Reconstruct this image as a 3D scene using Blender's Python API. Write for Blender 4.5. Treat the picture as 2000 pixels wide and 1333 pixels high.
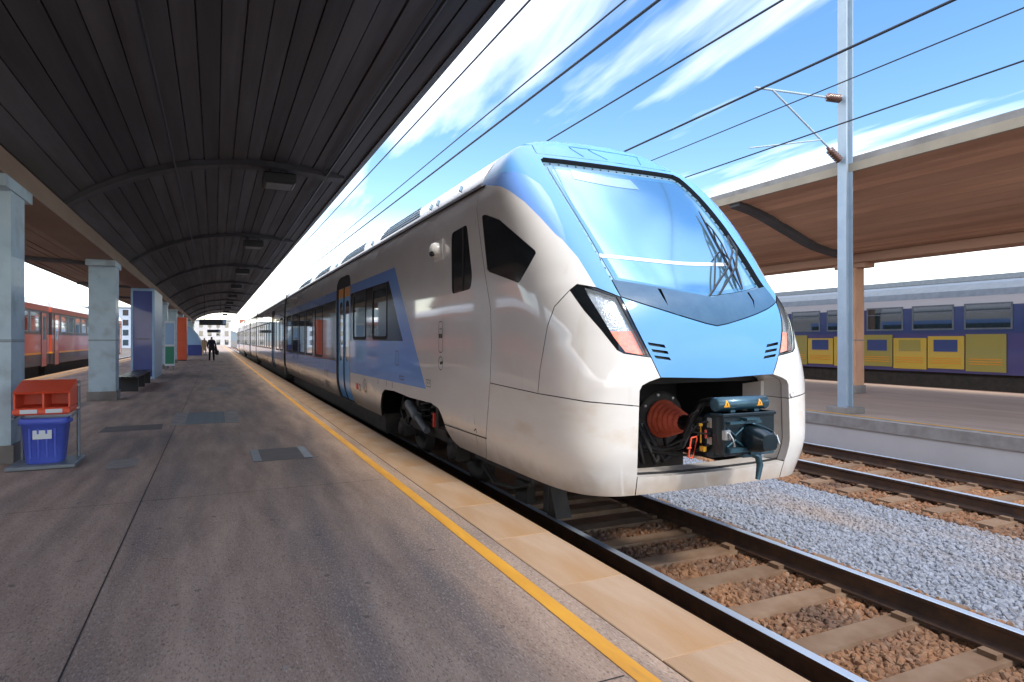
import bpy, bmesh, math, random
import numpy as np
from mathutils import Vector, Matrix, Quaternion
from mathutils.geometry import delaunay_2d_cdt

for o in list(bpy.data.objects): bpy.data.objects.remove(o, do_unlink=True)
SC = bpy.context.scene
COL = SC.collection
rnd = random.Random(7)
R = math.radians

# ------------------------------------------------------------------ camera
cam = bpy.data.objects.new('camera', bpy.data.cameras.new('camera'))
COL.objects.link(cam)
cam.location = (0, 0, 1.9)
cam.rotation_euler = (R(90), 0, -math.atan(580/1250))
cam.data.sensor_width = 36; cam.data.lens = 22.5
cam.data.shift_y = -0.00125
cam.data.clip_start = .05; cam.data.clip_end = 4000
SC.camera = cam

# ------------------------------------------------------------------ sky, sun, exposure
SUN_EL, SUN_AZ = R(51), R(166)          # azimuth clockwise from +Y: behind the camera and to the right
world = bpy.data.worlds.new('World'); SC.world = world; world.use_nodes = True
nt = world.node_tree; nt.nodes.clear()
def N(t, tree=None, **kw):
    n = (tree or nt).nodes.new(t)
    for k, v in kw.items(): setattr(n, k, v)
    return n
out = N('ShaderNodeOutputWorld'); bg = N('ShaderNodeBackground'); bg2 = N('ShaderNodeBackground'); mixw = N('ShaderNodeMixShader')
sky = N('ShaderNodeTexSky', sky_type='NISHITA', sun_disc=False, sun_elevation=SUN_EL, sun_rotation=SUN_AZ, air_density=1.3, dust_density=.3, ozone_density=2.5)
bg.inputs['Strength'].default_value = .072
bg2.inputs['Color'].default_value = (1, .96, .92, 1); bg2.inputs['Strength'].default_value = 1.75
tc = N('ShaderNodeTexCoord'); sep = N('ShaderNodeSeparateXYZ'); nt.links.new(tc.outputs['Generated'], sep.inputs[0])
zm = N('ShaderNodeMath', operation='MAXIMUM'); zm.inputs[1].default_value = .03; nt.links.new(sep.outputs['Z'], zm.inputs[0])
za = N('ShaderNodeMath', operation='ADD'); za.inputs[1].default_value = .10; nt.links.new(zm.outputs[0], za.inputs[0])
dx = N('ShaderNodeMath', operation='DIVIDE'); dy = N('ShaderNodeMath', operation='DIVIDE')
nt.links.new(sep.outputs['X'], dx.inputs[0]); nt.links.new(za.outputs[0], dx.inputs[1])
nt.links.new(sep.outputs['Y'], dy.inputs[0]); nt.links.new(za.outputs[0], dy.inputs[1])
dys = N('ShaderNodeMath', operation='MULTIPLY'); dys.inputs[1].default_value = .28; nt.links.new(dy.outputs[0], dys.inputs[0])
comb = N('ShaderNodeCombineXYZ'); nt.links.new(dx.outputs[0], comb.inputs['X']); nt.links.new(dys.outputs[0], comb.inputs['Y']); comb.inputs['Z'].default_value = 8.4
nz = N('ShaderNodeTexNoise'); nz.inputs['Scale'].default_value = 1.15; nz.inputs['Detail'].default_value = 7; nz.inputs['Roughness'].default_value = .52; nz.inputs['Distortion'].default_value = .35
nt.links.new(comb.outputs[0], nz.inputs['Vector'])
rp = N('ShaderNodeValToRGB'); rp.color_ramp.elements[0].position = .42; rp.color_ramp.elements[1].position = .74
nt.links.new(nz.outputs['Fac'], rp.inputs[0])
# near the horizon the cloud layer closes up
hz = N('ShaderNodeMapRange'); hz.inputs['From Min'].default_value = .02; hz.inputs['From Max'].default_value = .2; hz.inputs['To Min'].default_value = .4; hz.inputs['To Max'].default_value = 0
nt.links.new(sep.outputs['Z'], hz.inputs['Value'])
mx = N('ShaderNodeMath', operation='MAXIMUM'); nt.links.new(rp.outputs['Color'], mx.inputs[0]); nt.links.new(hz.outputs[0], mx.inputs[1])
cl = N('ShaderNodeMath', operation='MULTIPLY'); cl.inputs[1].default_value = .92; nt.links.new(mx.outputs[0], cl.inputs[0])
hsv = N('ShaderNodeHueSaturation'); hsv.inputs['Hue'].default_value = .505; hsv.inputs['Saturation'].default_value = 1.25; hsv.inputs['Value'].default_value = 1.0
nt.links.new(sky.outputs[0], hsv.inputs['Color']); nt.links.new(hsv.outputs[0], bg.inputs['Color'])
nt.links.new(cl.outputs[0], mixw.inputs[0]); nt.links.new(bg.outputs[0], mixw.inputs[1]); nt.links.new(bg2.outputs[0], mixw.inputs[2])
nt.links.new(mixw.outputs[0], out.inputs['Surface'])

sun = bpy.data.objects.new('sun', bpy.data.lights.new('sun', 'SUN')); COL.objects.link(sun)
sun.data.energy = 1.0; sun.data.angle = R(10); sun.data.color = (1, .91, .79)
sd = Vector((math.sin(SUN_AZ)*math.cos(SUN_EL), math.cos(SUN_AZ)*math.cos(SUN_EL), math.sin(SUN_EL)))
sun.rotation_euler = sd.to_track_quat('Z', 'Y').to_euler(); sun.location = (0, -20, 60)
SC.view_settings.view_transform = 'Standard'; SC.view_settings.look = 'None'
SC.view_settings.exposure = 1.85; SC.view_settings.gamma = 1; SC.view_settings.use_curve_mapping = False

# ------------------------------------------------------------------ materials
def mat(name, c1, c2=None, scale=4., rough=.6, metal=0., coat=0., stretch=(1, 1, 1), bump=0., bscale=None, detail=5, c3=None, s3=1., lo=.35, hi=.65, emit=0., alpha=None, obj_rand=0., spec=.5, lo3=.5, hi3=.7):
    m = bpy.data.materials.new(name); m.use_nodes = True
    t = m.node_tree; b = t.nodes['Principled BSDF']
    b.inputs['Roughness'].default_value = rough; b.inputs['Metallic'].default_value = metal
    b.inputs['Coat Weight'].default_value = coat; b.inputs['Coat Roughness'].default_value = .04; b.inputs['Coat IOR'].default_value = 1.5 if coat < .85 else 1.6
    b.inputs['Specular IOR Level'].default_value = spec
    b.inputs['Base Color'].default_value = (*c1, 1)
    m.diffuse_color = (*c1, 1)
    co = None
    if c2 is not None or bump:
        tcn = N('ShaderNodeTexCoord', t); mp = N('ShaderNodeMapping', t); mp.inputs['Scale'].default_value = stretch
        t.links.new(tcn.outputs['Object'], mp.inputs[0]); co = mp.outputs[0]
    col = None
    if c2 is not None:
        n1 = N('ShaderNodeTexNoise', t); n1.inputs['Scale'].default_value = scale; n1.inputs['Detail'].default_value = detail; n1.inputs['Roughness'].default_value = .6
        t.links.new(co, n1.inputs['Vector'])
        r1 = N('ShaderNodeMapRange', t); r1.inputs['From Min'].default_value = lo; r1.inputs['From Max'].default_value = hi
        t.links.new(n1.outputs['Fac'], r1.inputs['Value'])
        mxn = N('ShaderNodeMix', t, data_type='RGBA'); mxn.inputs['A'].default_value = (*c1, 1); mxn.inputs['B'].default_value = (*c2, 1)
        t.links.new(r1.outputs[0], mxn.inputs['Factor']); col = mxn.outputs['Result']
        if c3 is not None:
            n2 = N('ShaderNodeTexNoise', t); n2.inputs['Scale'].default_value = s3; n2.inputs['Detail'].default_value = 4
            t.links.new(co, n2.inputs['Vector'])
            r2 = N('ShaderNodeMapRange', t); r2.inputs['From Min'].default_value = lo3; r2.inputs['From Max'].default_value = hi3
            t.links.new(n2.outputs['Fac'], r2.inputs['Value'])
            m2 = N('ShaderNodeMix', t, data_type='RGBA'); t.links.new(r2.outputs[0], m2.inputs['Factor'])
            t.links.new(col, m2.inputs['A']); m2.inputs['B'].default_value = (*c3, 1); col = m2.outputs['Result']
    if obj_rand:
        oi = N('ShaderNodeObjectInfo', t); hs = N('ShaderNodeHueSaturation', t)
        mr = N('ShaderNodeMapRange', t); mr.inputs['To Min'].default_value = 1-obj_rand; mr.inputs['To Max'].default_value = 1+obj_rand
        t.links.new(oi.outputs['Random'], mr.inputs['Value']); t.links.new(mr.outputs[0], hs.inputs['Value'])
        if col is None: hs.inputs['Color'].default_value = (*c1, 1)
        else: t.links.new(col, hs.inputs['Color'])
        col = hs.outputs[0]
    if col is not None: t.links.new(col, b.inputs['Base Color'])
    if bump:
        n3 = N('ShaderNodeTexNoise', t); n3.inputs['Scale'].default_value = bscale or scale*4; n3.inputs['Detail'].default_value = 6
        t.links.new(co, n3.inputs['Vector'])
        bp = N('ShaderNodeBump', t); bp.inputs['Strength'].default_value = bump; bp.inputs['Distance'].default_value = .02
        t.links.new(n3.outputs['Fac'], bp.inputs['Height']); t.links.new(bp.outputs[0], b.inputs['Normal'])
    if emit:
        b.inputs['Emission Color'].default_value = (*c1, 1); b.inputs['Emission Strength'].default_value = emit
    if alpha is not None: b.inputs['Alpha'].default_value = alpha
    return m

M = {}
M['pearl'] = mat('pearl_paint', (.80, .79, .765), (.75, .735, .71), 1.3, .26, 0, .9, (1, .5, 1), c3=(.68, .65, .60), s3=1.6, lo3=.6, hi3=.85)
M['pearl_dirty'] = mat('road_grime_paint', (.79, .775, .745), (.74, .715, .675), 2.2, .34, .0, .6, (1, .5, 1.4), c3=(.66, .57, .46), s3=3, lo3=.58, hi3=.82)
def low_grime(m, z0, z1, colr):
    """brake dust thrown up on the lowest part of the skirt"""
    t=m.node_tree; b=t.nodes['Principled BSDF']; src=b.inputs['Base Color'].links[0].from_socket
    g=N('ShaderNodeTexCoord',t); sp=N('ShaderNodeSeparateXYZ',t); t.links.new(g.outputs['Object'],sp.inputs[0])
    nn=N('ShaderNodeTexNoise',t); nn.inputs['Scale'].default_value=7; nn.inputs['Detail'].default_value=6; t.links.new(g.outputs['Object'],nn.inputs['Vector'])
    ad=N('ShaderNodeMath',t,operation='MULTIPLY_ADD'); ad.inputs[1].default_value=.22; t.links.new(nn.outputs['Fac'],ad.inputs[0]); t.links.new(sp.outputs['Z'],ad.inputs[2])
    mr=N('ShaderNodeMapRange',t); mr.inputs['From Min'].default_value=z1+.11; mr.inputs['From Max'].default_value=z0+.11; t.links.new(ad.outputs[0],mr.inputs['Value'])
    mu=N('ShaderNodeMath',t,operation='MULTIPLY'); mu.inputs[1].default_value=.75; t.links.new(mr.outputs[0],mu.inputs[0])
    mxn=N('ShaderNodeMix',t,data_type='RGBA'); mxn.inputs['B'].default_value=(*colr,1); t.links.new(mu.outputs[0],mxn.inputs['Factor']); t.links.new(src,mxn.inputs['A']); t.links.new(mxn.outputs['Result'],b.inputs['Base Color'])
low_grime(M['pearl_dirty'],.56,.80,(.42,.30,.19))
low_grime(M['pearl'],.50,1.0,(.50,.38,.27))
M['sky_blue'] = mat('light_blue_paint', (.125, .37, .76), (.135, .39, .76), 1.2, .42, 0, .15)
M['peri'] = mat('periwinkle_paint_and_reflection', (.21, .43, 1.0), (.22, .45, 1.0), 1.2, .25, .05, .9)
M['cowl'] = mat('slate_blue_plastic', (.04, .12, .23), (.055, .145, .26), 9, .45, 0, .1, bump=.08)
M['black'] = mat('black_plastic', (.012, .013, .015), rough=.35)
M['blackgloss'] = mat('black_gloss', (.008, .010, .012), rough=.06, coat=.5)
M['rubber'] = mat('dark_rubber', (.015, .015, .017), rough=.7)
M['soot'] = mat('sooty_underframe', (.028, .026, .025), (.05, .042, .036), 6, .75, bump=.2, bscale=30)
M['pocket'] = mat('coupler_pocket', (.012, .014, .018), (.02, .02, .022), 4, .7)
M['wind'] = mat('coated_windscreen', (.36, .68, .86), rough=.11, metal=.88, coat=.6)
M['frit'] = mat('windscreen_border', (.10, .30, .52), rough=.12, metal=.3, coat=.5)
M['frame'] = mat('windscreen_frame_metal', (.2, .36, .5), (.25, .42, .56), 14, .4, .4, .3)
M['winglass'] = mat('tinted_window', (.016, .02, .024), rough=.10, coat=.5, spec=.5)
M['pane'] = mat('tinted_pane', (.02, .035, .042), rough=.015, coat=1., spec=1.)
M['orange'] = mat('orange_paint', (.75, .30, .012), rough=.4, coat=.3)
M['door'] = mat('door_blue_paint', (.14, .46, .95), rough=.28, coat=.8)
M['roof'] = mat('roof_silver', (.62, .66, .70), (.55, .59, .63), 1.2, .35, .3, .4)
M['louvre'] = mat('blue_louvre', (.26, .44, .60), rough=.5)
M['steel'] = mat('bare_steel', (.55, .56, .57), rough=.3, metal=.9)
M['coupler'] = mat('dark_teal_steel', (.007, .018, .026), (.011, .026, .036), 10, .38, .35, .3, bump=.05)
M['couplerlt'] = mat('teal_steel_light', (.03, .085, .125), (.045, .11, .15), 8, .35, .4, .3)
M['redrubber'] = mat('orange_rubber', (.85, .16, .09), (.70, .12, .06), 12, .55)
M['redpaint'] = mat('red_paint', (.72, .09, .04), rough=.4)
M['yellow'] = mat('yellow_paint', (.80, .42, .03), rough=.5)
M['amber'] = mat('amber_sticker', (.85, .38, .02), rough=.5)
M['ledw'] = mat('clear_led_reflector', (.72, .80, .86), (.5, .58, .66), 30, .15, .6, .5, bump=.3, bscale=60)
M['ledr'] = mat('red_led_reflector', (.85, .20, .12), (.9, .34, .22), 30, .2, .2, .5, emit=.25)
M['ink'] = mat('black_marking', (.02, .02, .02), rough=.5)
M['inkred'] = mat('red_marking', (.65, .05, .03), rough=.5)
M['whitepl'] = mat('white_plastic', (.7, .7, .68), rough=.35, coat=.3)
# platform and railway
M['asphalt'] = mat('worn_platform_asphalt', (.285, .195, .148), (.49, .355, .27), 2.2, .8, stretch=(2.6, .36, 1), bump=.35, bscale=90, c3=(.17, .145, .14), s3=.9, lo=.3, hi=.7, detail=9, lo3=.48, hi3=.72)
M['coping'] = mat('sandstone_coping', (.41, .295, .205), (.35, .235, .145), 2.5, .75, stretch=(2.5, .4, 1), bump=.2, bscale=50, c3=(.37, .205, .085), s3=.55, lo3=.45, hi3=.68, obj_rand=.03)
M['yline'] = mat('worn_yellow_line', (.72, .36, .03), (.60, .28, .025), 3, .6, stretch=(3, .5, 1), c3=(.32, .2, .07), s3=5, lo3=.62, hi3=.85)
M['concrete'] = mat('stained_concrete', (.30, .29, .275), (.22, .21, .2), 1.6, .85, bump=.25, bscale=25, c3=(.15, .135, .12), s3=.8)
M['ceil'] = mat('canopy_board', (.085, .085, .094), (.05, .05, .057), 1.0, .7, stretch=(4, .25, 1), bump=.15, obj_rand=.3, c3=(.05, .045, .042), s3=.5, lo3=.52, hi3=.75)
M['rib'] = mat('canopy_rib', (.085, .085, .092), (.06, .06, .065), 2, .75)
M['fascia'] = mat('canopy_edge_metal', (.018, .018, .026), rough=.5)
M['beam'] = mat('tan_beam_and_lit_boards', (.30, .215, .16), (.24, .165, .12), 1.5, .8, stretch=(1, .3, 1))
M['pillar'] = mat('pale_blue_pillar_paint', (.47, .61, .69), (.40, .54, .62), 2.2, .6, coat=.1, c3=(.33, .42, .47), s3=3, bump=.05)
M['brown'] = mat('brown_canopy_soffit', (.56, .32, .20), (.44, .24, .15), 1.0, .75, stretch=(3, .3, 1), obj_rand=.18)
M['tanedge'] = mat('sandy_canopy_edge', (.36, .31, .235), (.30, .26, .2), 1.5, .8)
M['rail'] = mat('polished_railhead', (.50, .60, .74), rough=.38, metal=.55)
M['rust'] = mat('rusty_rail_web', (.045, .026, .018), (.085, .042, .022), 6, .85, bump=.2)
M['sleeper'] = mat('concrete_sleeper', (.22, .15, .10), (.16, .095, .055), 3, .9, bump=.3, obj_rand=.15)
M['bal1'] = mat('rust_stained_ballast', (.23, .105, .045), (.11, .06, .035), 2.5, .9, c3=(.16, .115, .085), s3=30)
M['bal2'] = mat('grey_ballast', (.25, .275, .32), (.34, .36, .39), 1.4, .9, c3=(.13, .12, .115), s3=24, stretch=(1, .5, 1))
M['ground'] = mat('yard_ground', (.15, .125, .105), (.105, .085, .07), .3, .95, stretch=(1.5, .2, 1), bump=.4, bscale=20)
M['redtrain'] = mat('red_coach_paint', (.52, .085, .045), rough=.3, coat=.7)
M['darkcoach'] = mat('dark_coach_paint', (.05, .03, .035), rough=.4, coat=.4)
M['whitecoach'] = mat('pale_coach_paint', (.66, .66, .68), rough=.3, coat=.5)
M['navy'] = mat('navy_panel', (.02, .045, .24), (.026, .06, .28), 1.5, .35, coat=.4)
M['deepblue'] = mat('deep_blue_coach', (.035, .06, .20), rough=.35, coat=.5)
M['violet'] = mat('violet_coach', (.07, .06, .20), rough=.35, coat=.5)
M['yelcoach'] = mat('yellow_coach_band', (.62, .42, .045), rough=.35, coat=.5)
M['orangeboard'] = mat('coral_board', (.78, .13, .045), (.7, .11, .04), 2, .5)
M['green'] = mat('green_poster', (.03, .24, .14), rough=.5)
M['whiteboard'] = mat('white_board', (.62, .68, .72), rough=.5)
M['grey'] = mat('grey_metal', (.20, .23, .26), (.16, .19, .22), 5, .5, .3)
M['darkgrey'] = mat('dark_metal', (.03, .033, .038), rough=.5, metal=.3)
M['bluebag'] = mat('blue_bin_plastic', (.07, .11, .55), (.09, .14, .60), 5, .4, bump=.1, bscale=40)
M['wire'] = mat('weathered_copper_wire', (.03, .035, .045), rough=.5, metal=.4)
M['insul'] = mat('brown_insulator', (.11, .05, .035), rough=.25, coat=.5)
M['mast'] = mat('galvanised_mast', (.40, .49, .57), (.34, .43, .51), 3, .5, .2)
M['suit'] = mat('dark_navy_cloth', (.012, .014, .022), rough=.85)
M['trouser'] = mat('black_cloth', (.009, .009, .012), rough=.85)
M['skin'] = mat('skin', (.50, .28, .19), rough=.5)
M['hair'] = mat('brown_hair', (.14, .06, .035), rough=.6)
M['beige'] = mat('beige_cloth', (.50, .33, .17), rough=.85)
M['leather'] = mat('black_leather', (.01, .01, .011), rough=.4)
M['patch'] = mat('pale_concrete_patch', (.33, .31, .29), (.24, .22, .20), 5, .85, bump=.2)
M['plaster'] = mat('pale_plaster', (.58, .56, .55), (.5, .48, .47), .6, .85)
M['plaster2'] = mat('pink_plaster', (.52, .36, .30), (.45, .31, .26), .6, .85)
M['plaster3'] = mat('grey_blue_plaster', (.36, .42, .50), (.3, .36, .44), .6, .85)
M['tile'] = mat('clay_roof', (.28, .11, .06), (.2, .08, .05), 3, .85)
M['leaf'] = mat('tree_leaf', (.045, .075, .028), (.08, .11, .04), 1.5, .8, obj_rand=.2)
M['bark'] = mat('tree_bark', (.07, .05, .035), (.1, .075, .05), 6, .9)
M['hill'] = mat('far_hill', (.10, .14, .16), (.14, .17, .17), .02, 1)

# ------------------------------------------------------------------ mesh helpers
class MB:
    def __init__(s): s.v = []; s.f = []; s.m = []; s.sm = []
    def add(s, vs, fs, mi=0, smooth=False):
        o = len(s.v); s.v += [tuple(p) for p in vs]
        for f in fs: s.f.append([i+o for i in f]); s.m.append(mi); s.sm.append(smooth)
    def box(s, a, b, mi=0, bev=0.):
        x0, y0, z0 = a; x1, y1, z1 = b
        if bev <= 0:
            s.add([(x0,y0,z0),(x1,y0,z0),(x1,y1,z0),(x0,y1,z0),(x0,y0,z1),(x1,y0,z1),(x1,y1,z1),(x0,y1,z1)],
                  [(0,3,2,1),(4,5,6,7),(0,1,5,4),(1,2,6,5),(2,3,7,6),(3,0,4,7)], mi)
        else:
            c = bev; vs = []
            for (z, k) in ((z0, c), (z0+c, 0), (z1-c, 0), (z1, c)):
                vs += [(x0+k, y0+k, z), (x1-k, y0+k, z), (x1-k, y1-k, z), (x0+k, y1-k, z)]
            fs = [(0,3,2,1), (12,13,14,15)]
            for l in range(3):
                for i in range(4):
                    j = (i+1) % 4; fs.append((l*4+i, l*4+j, l*4+4+j, l*4+4+i))
            s.add(vs, fs, mi)
    def ring(s, rings, mi=0, cap=True, smooth=True, closed=True):
        n = len(rings[0]); o = [p for r in rings for p in r]; fs = []
        for k in range(len(rings)-1):
            for i in range(n if closed else n-1):
                j = (i+1) % n; fs.append((k*n+i, k*n+j, (k+1)*n+j, (k+1)*n+i))
        s.add(o, fs, mi, smooth)
        if cap:
            s.add(rings[0], [tuple(range(n))[::-1]], mi); s.add(rings[-1], [tuple(range(n))], mi)
    def tube(s, path, r, n=8, mi=0, cap=True):
        path = [Vector(p) for p in path]; rings = []
        up = Vector((0, 0, 1))
        for i, p in enumerate(path):
            d = (path[min(i+1, len(path)-1)]-path[max(i-1, 0)]).normalized()
            u = up if abs(d.dot(up)) < .95 else Vector((1, 0, 0))
            a = d.cross(u).normalized(); b = a.cross(d).normalized()
            rr = r[i] if isinstance(r, (list, tuple)) else r
            rings.append([p+a*(math.cos(2*math.pi*k/n)*rr)+b*(math.sin(2*math.pi*k/n)*rr) for k in range(n)])
        s.ring(rings, mi, cap)
    def lathe(s, p0, axis, prof, n=20, mi=0, cap=True):
        p0 = Vector(p0); d = Vector(axis).normalized()
        u = Vector((0, 0, 1)) if abs(d.z) < .9 else Vector((1, 0, 0))
        a = d.cross(u).normalized(); b = a.cross(d)
        s.ring([[p0+d*h+a*(math.cos(2*math.pi*k/n)*r)+b*(math.sin(2*math.pi*k/n)*r) for k in range(n)] for h, r in prof], mi, cap)
    def prism(s, poly, ax, d0, d1, mi=0):
        # poly in the two other axes, extruded along ax
        def P(u, v, d): return [(d, u, v), (u, d, v), (u, v, d)][ax]
        n = len(poly)
        s.add([P(u, v, d0) for u, v in poly]+[P(u, v, d1) for u, v in poly],
              [tuple(range(n)), tuple(range(2*n-1, n-1, -1))]+[(i, i+n, (i+1) % n+n, (i+1) % n) for i in range(n)], mi)
    def mesh(s, name, mats):
        me = bpy.data.meshes.new(name); me.from_pydata(s.v, [], s.f)
        for m in (mats if isinstance(mats, (list, tuple)) else [mats]): me.materials.append(M[m])
        me.polygons.foreach_set('material_index', s.m); me.polygons.foreach_set('use_smooth', s.sm)
        bm = bmesh.new(); bm.from_mesh(me); bmesh.ops.recalc_face_normals(bm, faces=bm.faces); bm.to_mesh(me); bm.free()
        me.update(); return me
    def build(s, name, mats, parent=None, **kw):
        o = link(name, s.mesh(name, mats), parent); tag(o, **kw); return o
def link(name, data, parent=None, loc=None):
    o = bpy.data.objects.new(name, data); COL.objects.link(o)
    if parent: o.parent = parent
    if loc is not None: o.location = loc
    return o
def tag(o, label=None, cat=None, group=None, kind=None):
    if label: o['label'] = label
    if cat: o['category'] = cat
    if group: o['group'] = group
    if kind: o['kind'] = kind
    return o
def thing(name, loc, label, cat, group=None, rot=0., kind=None):
    o = link(name, None, None, loc); o.rotation_euler[2] = rot; o.empty_display_size = .2
    return tag(o, label, cat, group, kind)
def copy_tree(o, parent=None):
    c = o.copy(); COL.objects.link(c)
    if parent: c.parent = parent
    for ch in list(o.children): copy_tree(ch, c)
    return c
def B(a, b, bev=0.):
    m = MB(); m.box(a, b, 0, bev); return m
def fillet(poly, r, n=4):
    out = []
    k = len(poly)
    for i in range(k):
        p = Vector(poly[i]); a = (Vector(poly[i-1])-p); b = (Vector(poly[(i+1) % k])-p)
        rr = min(r, a.length*.45, b.length*.45); a = p+a.normalized()*rr; b = p+b.normalized()*rr
        for t in range(n+1):
            s = t/n; out.append(tuple(a*(1-s)**2+p*2*s*(1-s)+b*s*s))
    return out

def spots(m, sc, thr, colr):
    """old chewing gum and oil drops on the paving"""
    t=m.node_tree; b=t.nodes['Principled BSDF']; src=b.inputs['Base Color'].links[0].from_socket
    g=N('ShaderNodeTexCoord',t); v=N('ShaderNodeTexVoronoi',t); v.inputs['Scale'].default_value=sc; v.inputs['Randomness'].default_value=1; t.links.new(g.outputs['Object'],v.inputs['Vector'])
    n2=N('ShaderNodeTexNoise',t); n2.inputs['Scale'].default_value=.7; t.links.new(g.outputs['Object'],n2.inputs['Vector'])
    ml=N('ShaderNodeMath',t,operation='MULTIPLY'); ml.inputs[1].default_value=thr*2; t.links.new(n2.outputs['Fac'],ml.inputs[0])
    lt=N('ShaderNodeMath',t,operation='LESS_THAN'); t.links.new(v.outputs['Distance'],lt.inputs[0]); t.links.new(ml.outputs[0],lt.inputs[1])
    mu=N('ShaderNodeMath',t,operation='MULTIPLY'); mu.inputs[1].default_value=.6; t.links.new(lt.outputs[0],mu.inputs[0])
    mxn=N('ShaderNodeMix',t,data_type='RGBA'); mxn.inputs['B'].default_value=(*colr,1); t.links.new(mu.outputs[0],mxn.inputs['Factor']); t.links.new(src,mxn.inputs['A']); t.links.new(mxn.outputs['Result'],b.inputs['Base Color'])
spots(M['asphalt'],3.2,.07,(.07,.06,.056)); spots(M['asphalt'],2.3,.05,(.36,.33,.30)); spots(M['coping'],4,.06,(.22,.15,.10))
def world_tone(m, sc, colr, lo, hi, stretch=(1,.35,1)):
    """patches of rust and dirt that run over many stones"""
    t=m.node_tree; b=t.nodes['Principled BSDF']; l=b.inputs['Base Color'].links; src=l[0].from_socket
    g=N('ShaderNodeNewGeometry',t); mp=N('ShaderNodeMapping',t); mp.inputs['Scale'].default_value=stretch; t.links.new(g.outputs['Position'],mp.inputs[0])
    n2=N('ShaderNodeTexNoise',t); n2.inputs['Scale'].default_value=sc; n2.inputs['Detail'].default_value=5; t.links.new(mp.outputs[0],n2.inputs['Vector'])
    mr=N('ShaderNodeMapRange',t); mr.inputs['From Min'].default_value=lo; mr.inputs['From Max'].default_value=hi; t.links.new(n2.outputs['Fac'],mr.inputs['Value'])
    mxn=N('ShaderNodeMix',t,data_type='RGBA'); mxn.inputs['B'].default_value=(*colr,1); t.links.new(mr.outputs[0],mxn.inputs['Factor']); t.links.new(src,mxn.inputs['A']); t.links.new(mxn.outputs['Result'],b.inputs['Base Color'])

world_tone(M['asphalt'],70,(.52,.43,.36),.52,.78,(1.4,.45,1)); world_tone(M['asphalt'],85,(.11,.085,.075),.52,.78,(1.3,.5,1)); world_tone(M['pearl'],5,(.66,.62,.565),.62,.85,(1,.8,.12))

# ================================================================== THE TRAIN
# The cab is one smooth implicit body: plan sections (|x|/w)^p + (fwd/L)^q = 1 whose width, length and roundness vary with height.
XC, T0, TY = 4.01, 6.45, 6.0
ZL=np.array([.40,.62,1.0,1.57,2.0,2.26,2.45,3.84,3.98,4.10,4.2]); LL=np.array([2.00,2.05,2.13,2.13,2.10,2.03,1.85,.45,.25,.08,.001])
ZW=np.array([.40,.55,.75,.95,1.3,2.4,3.1,3.4,3.57,3.75,3.9,4.02,4.10,4.16,4.2]); WW=np.array([1.24,1.30,1.37,1.405,1.41,1.41,1.40,1.375,1.335,1.26,1.15,1.00,.83,.6,.05])
ZN=[.4,1.0,1.5,1.9,2.3,2.5,2.8,3.1,3.8,4.2]; NP=[6.6,6.8,6.6,4.2,2.55,2.85,3.9,4.7,5.2,4.]; NQ=[6.6,6.8,6.6,6.4,6.4,6.2,5.8,5.6,5.2,4.]
def pch(x, xs, ys):
    h=np.diff(xs); d=np.diff(ys)/h; m=np.zeros(len(xs)); m[0]=d[0]; m[-1]=d[-1]
    for i in range(1,len(xs)-1):
        if d[i-1]*d[i]>0:
            w1=2*h[i]+h[i-1]; w2=h[i]+2*h[i-1]; m[i]=(w1+w2)/(w1/d[i-1]+w2/d[i])
    x=np.clip(x,xs[0],xs[-1]); k=np.clip(np.searchsorted(xs,x)-1,0,len(xs)-2); s=(x-xs[k])/h[k]
    return (2*s**3-3*s**2+1)*ys[k]+(s**3-2*s**2+s)*h[k]*m[k]+(-2*s**3+3*s**2)*ys[k+1]+(s**3-s**2)*h[k]*m[k+1]
def halfw(z): return pch(np.asarray(z, float), ZW, WW)
def FF(P):
    x, y, z = P[..., 0], P[..., 1], P[..., 2]
    p=np.interp(z,ZN,NP); q=np.interp(z,ZN,NQ); w=pch(z,ZW,WW); L=pch(z,ZL,LL)
    r=(np.abs(x)/w)**p+(np.maximum(T0-y,0)/L)**q
    return np.where(z>4.199,2.,r)-1
OO=np.array([0,7.4,1.9])
def dirs2p(A):
    a=np.radians(A[:,0]); e=np.radians(A[:,1])
    d=np.stack([np.cos(e)*np.sin(a),-np.cos(e)*np.cos(a),np.sin(e)],1)
    ts=np.linspace(.3,4.6,260); lo=np.full(len(d),.3); hi=np.full(len(d),4.6); done=np.zeros(len(d),bool)
    for i in range(1,len(ts)):
        v=FF(OO+ts[i]*d)>0
        new=v&~done; lo[new]=ts[i-1]; hi[new]=ts[i]; done|=v
    for _ in range(30):
        m=(lo+hi)/2; v=FF(OO+m[:,None]*d)>0; hi=np.where(v,m,hi); lo=np.where(v,lo,m)
    return OO+((lo+hi)/2)[:,None]*d
def grad(P):
    e=2e-3; g=np.zeros_like(P)
    for k in range(3):
        dv=np.zeros(3); dv[k]=e; g[:,k]=np.log(FF(P+dv)+1.0001)-np.log(FF(P-dv)+1.0001)
    return g/np.maximum(np.linalg.norm(g,axis=1,keepdims=True),1e-9)
def p2dir(p):
    v=np.asarray(p,float)-OO
    return (math.degrees(math.atan2(v[0],-v[1])), math.degrees(math.atan2(v[2],math.hypot(v[0],v[1]))))
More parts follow.
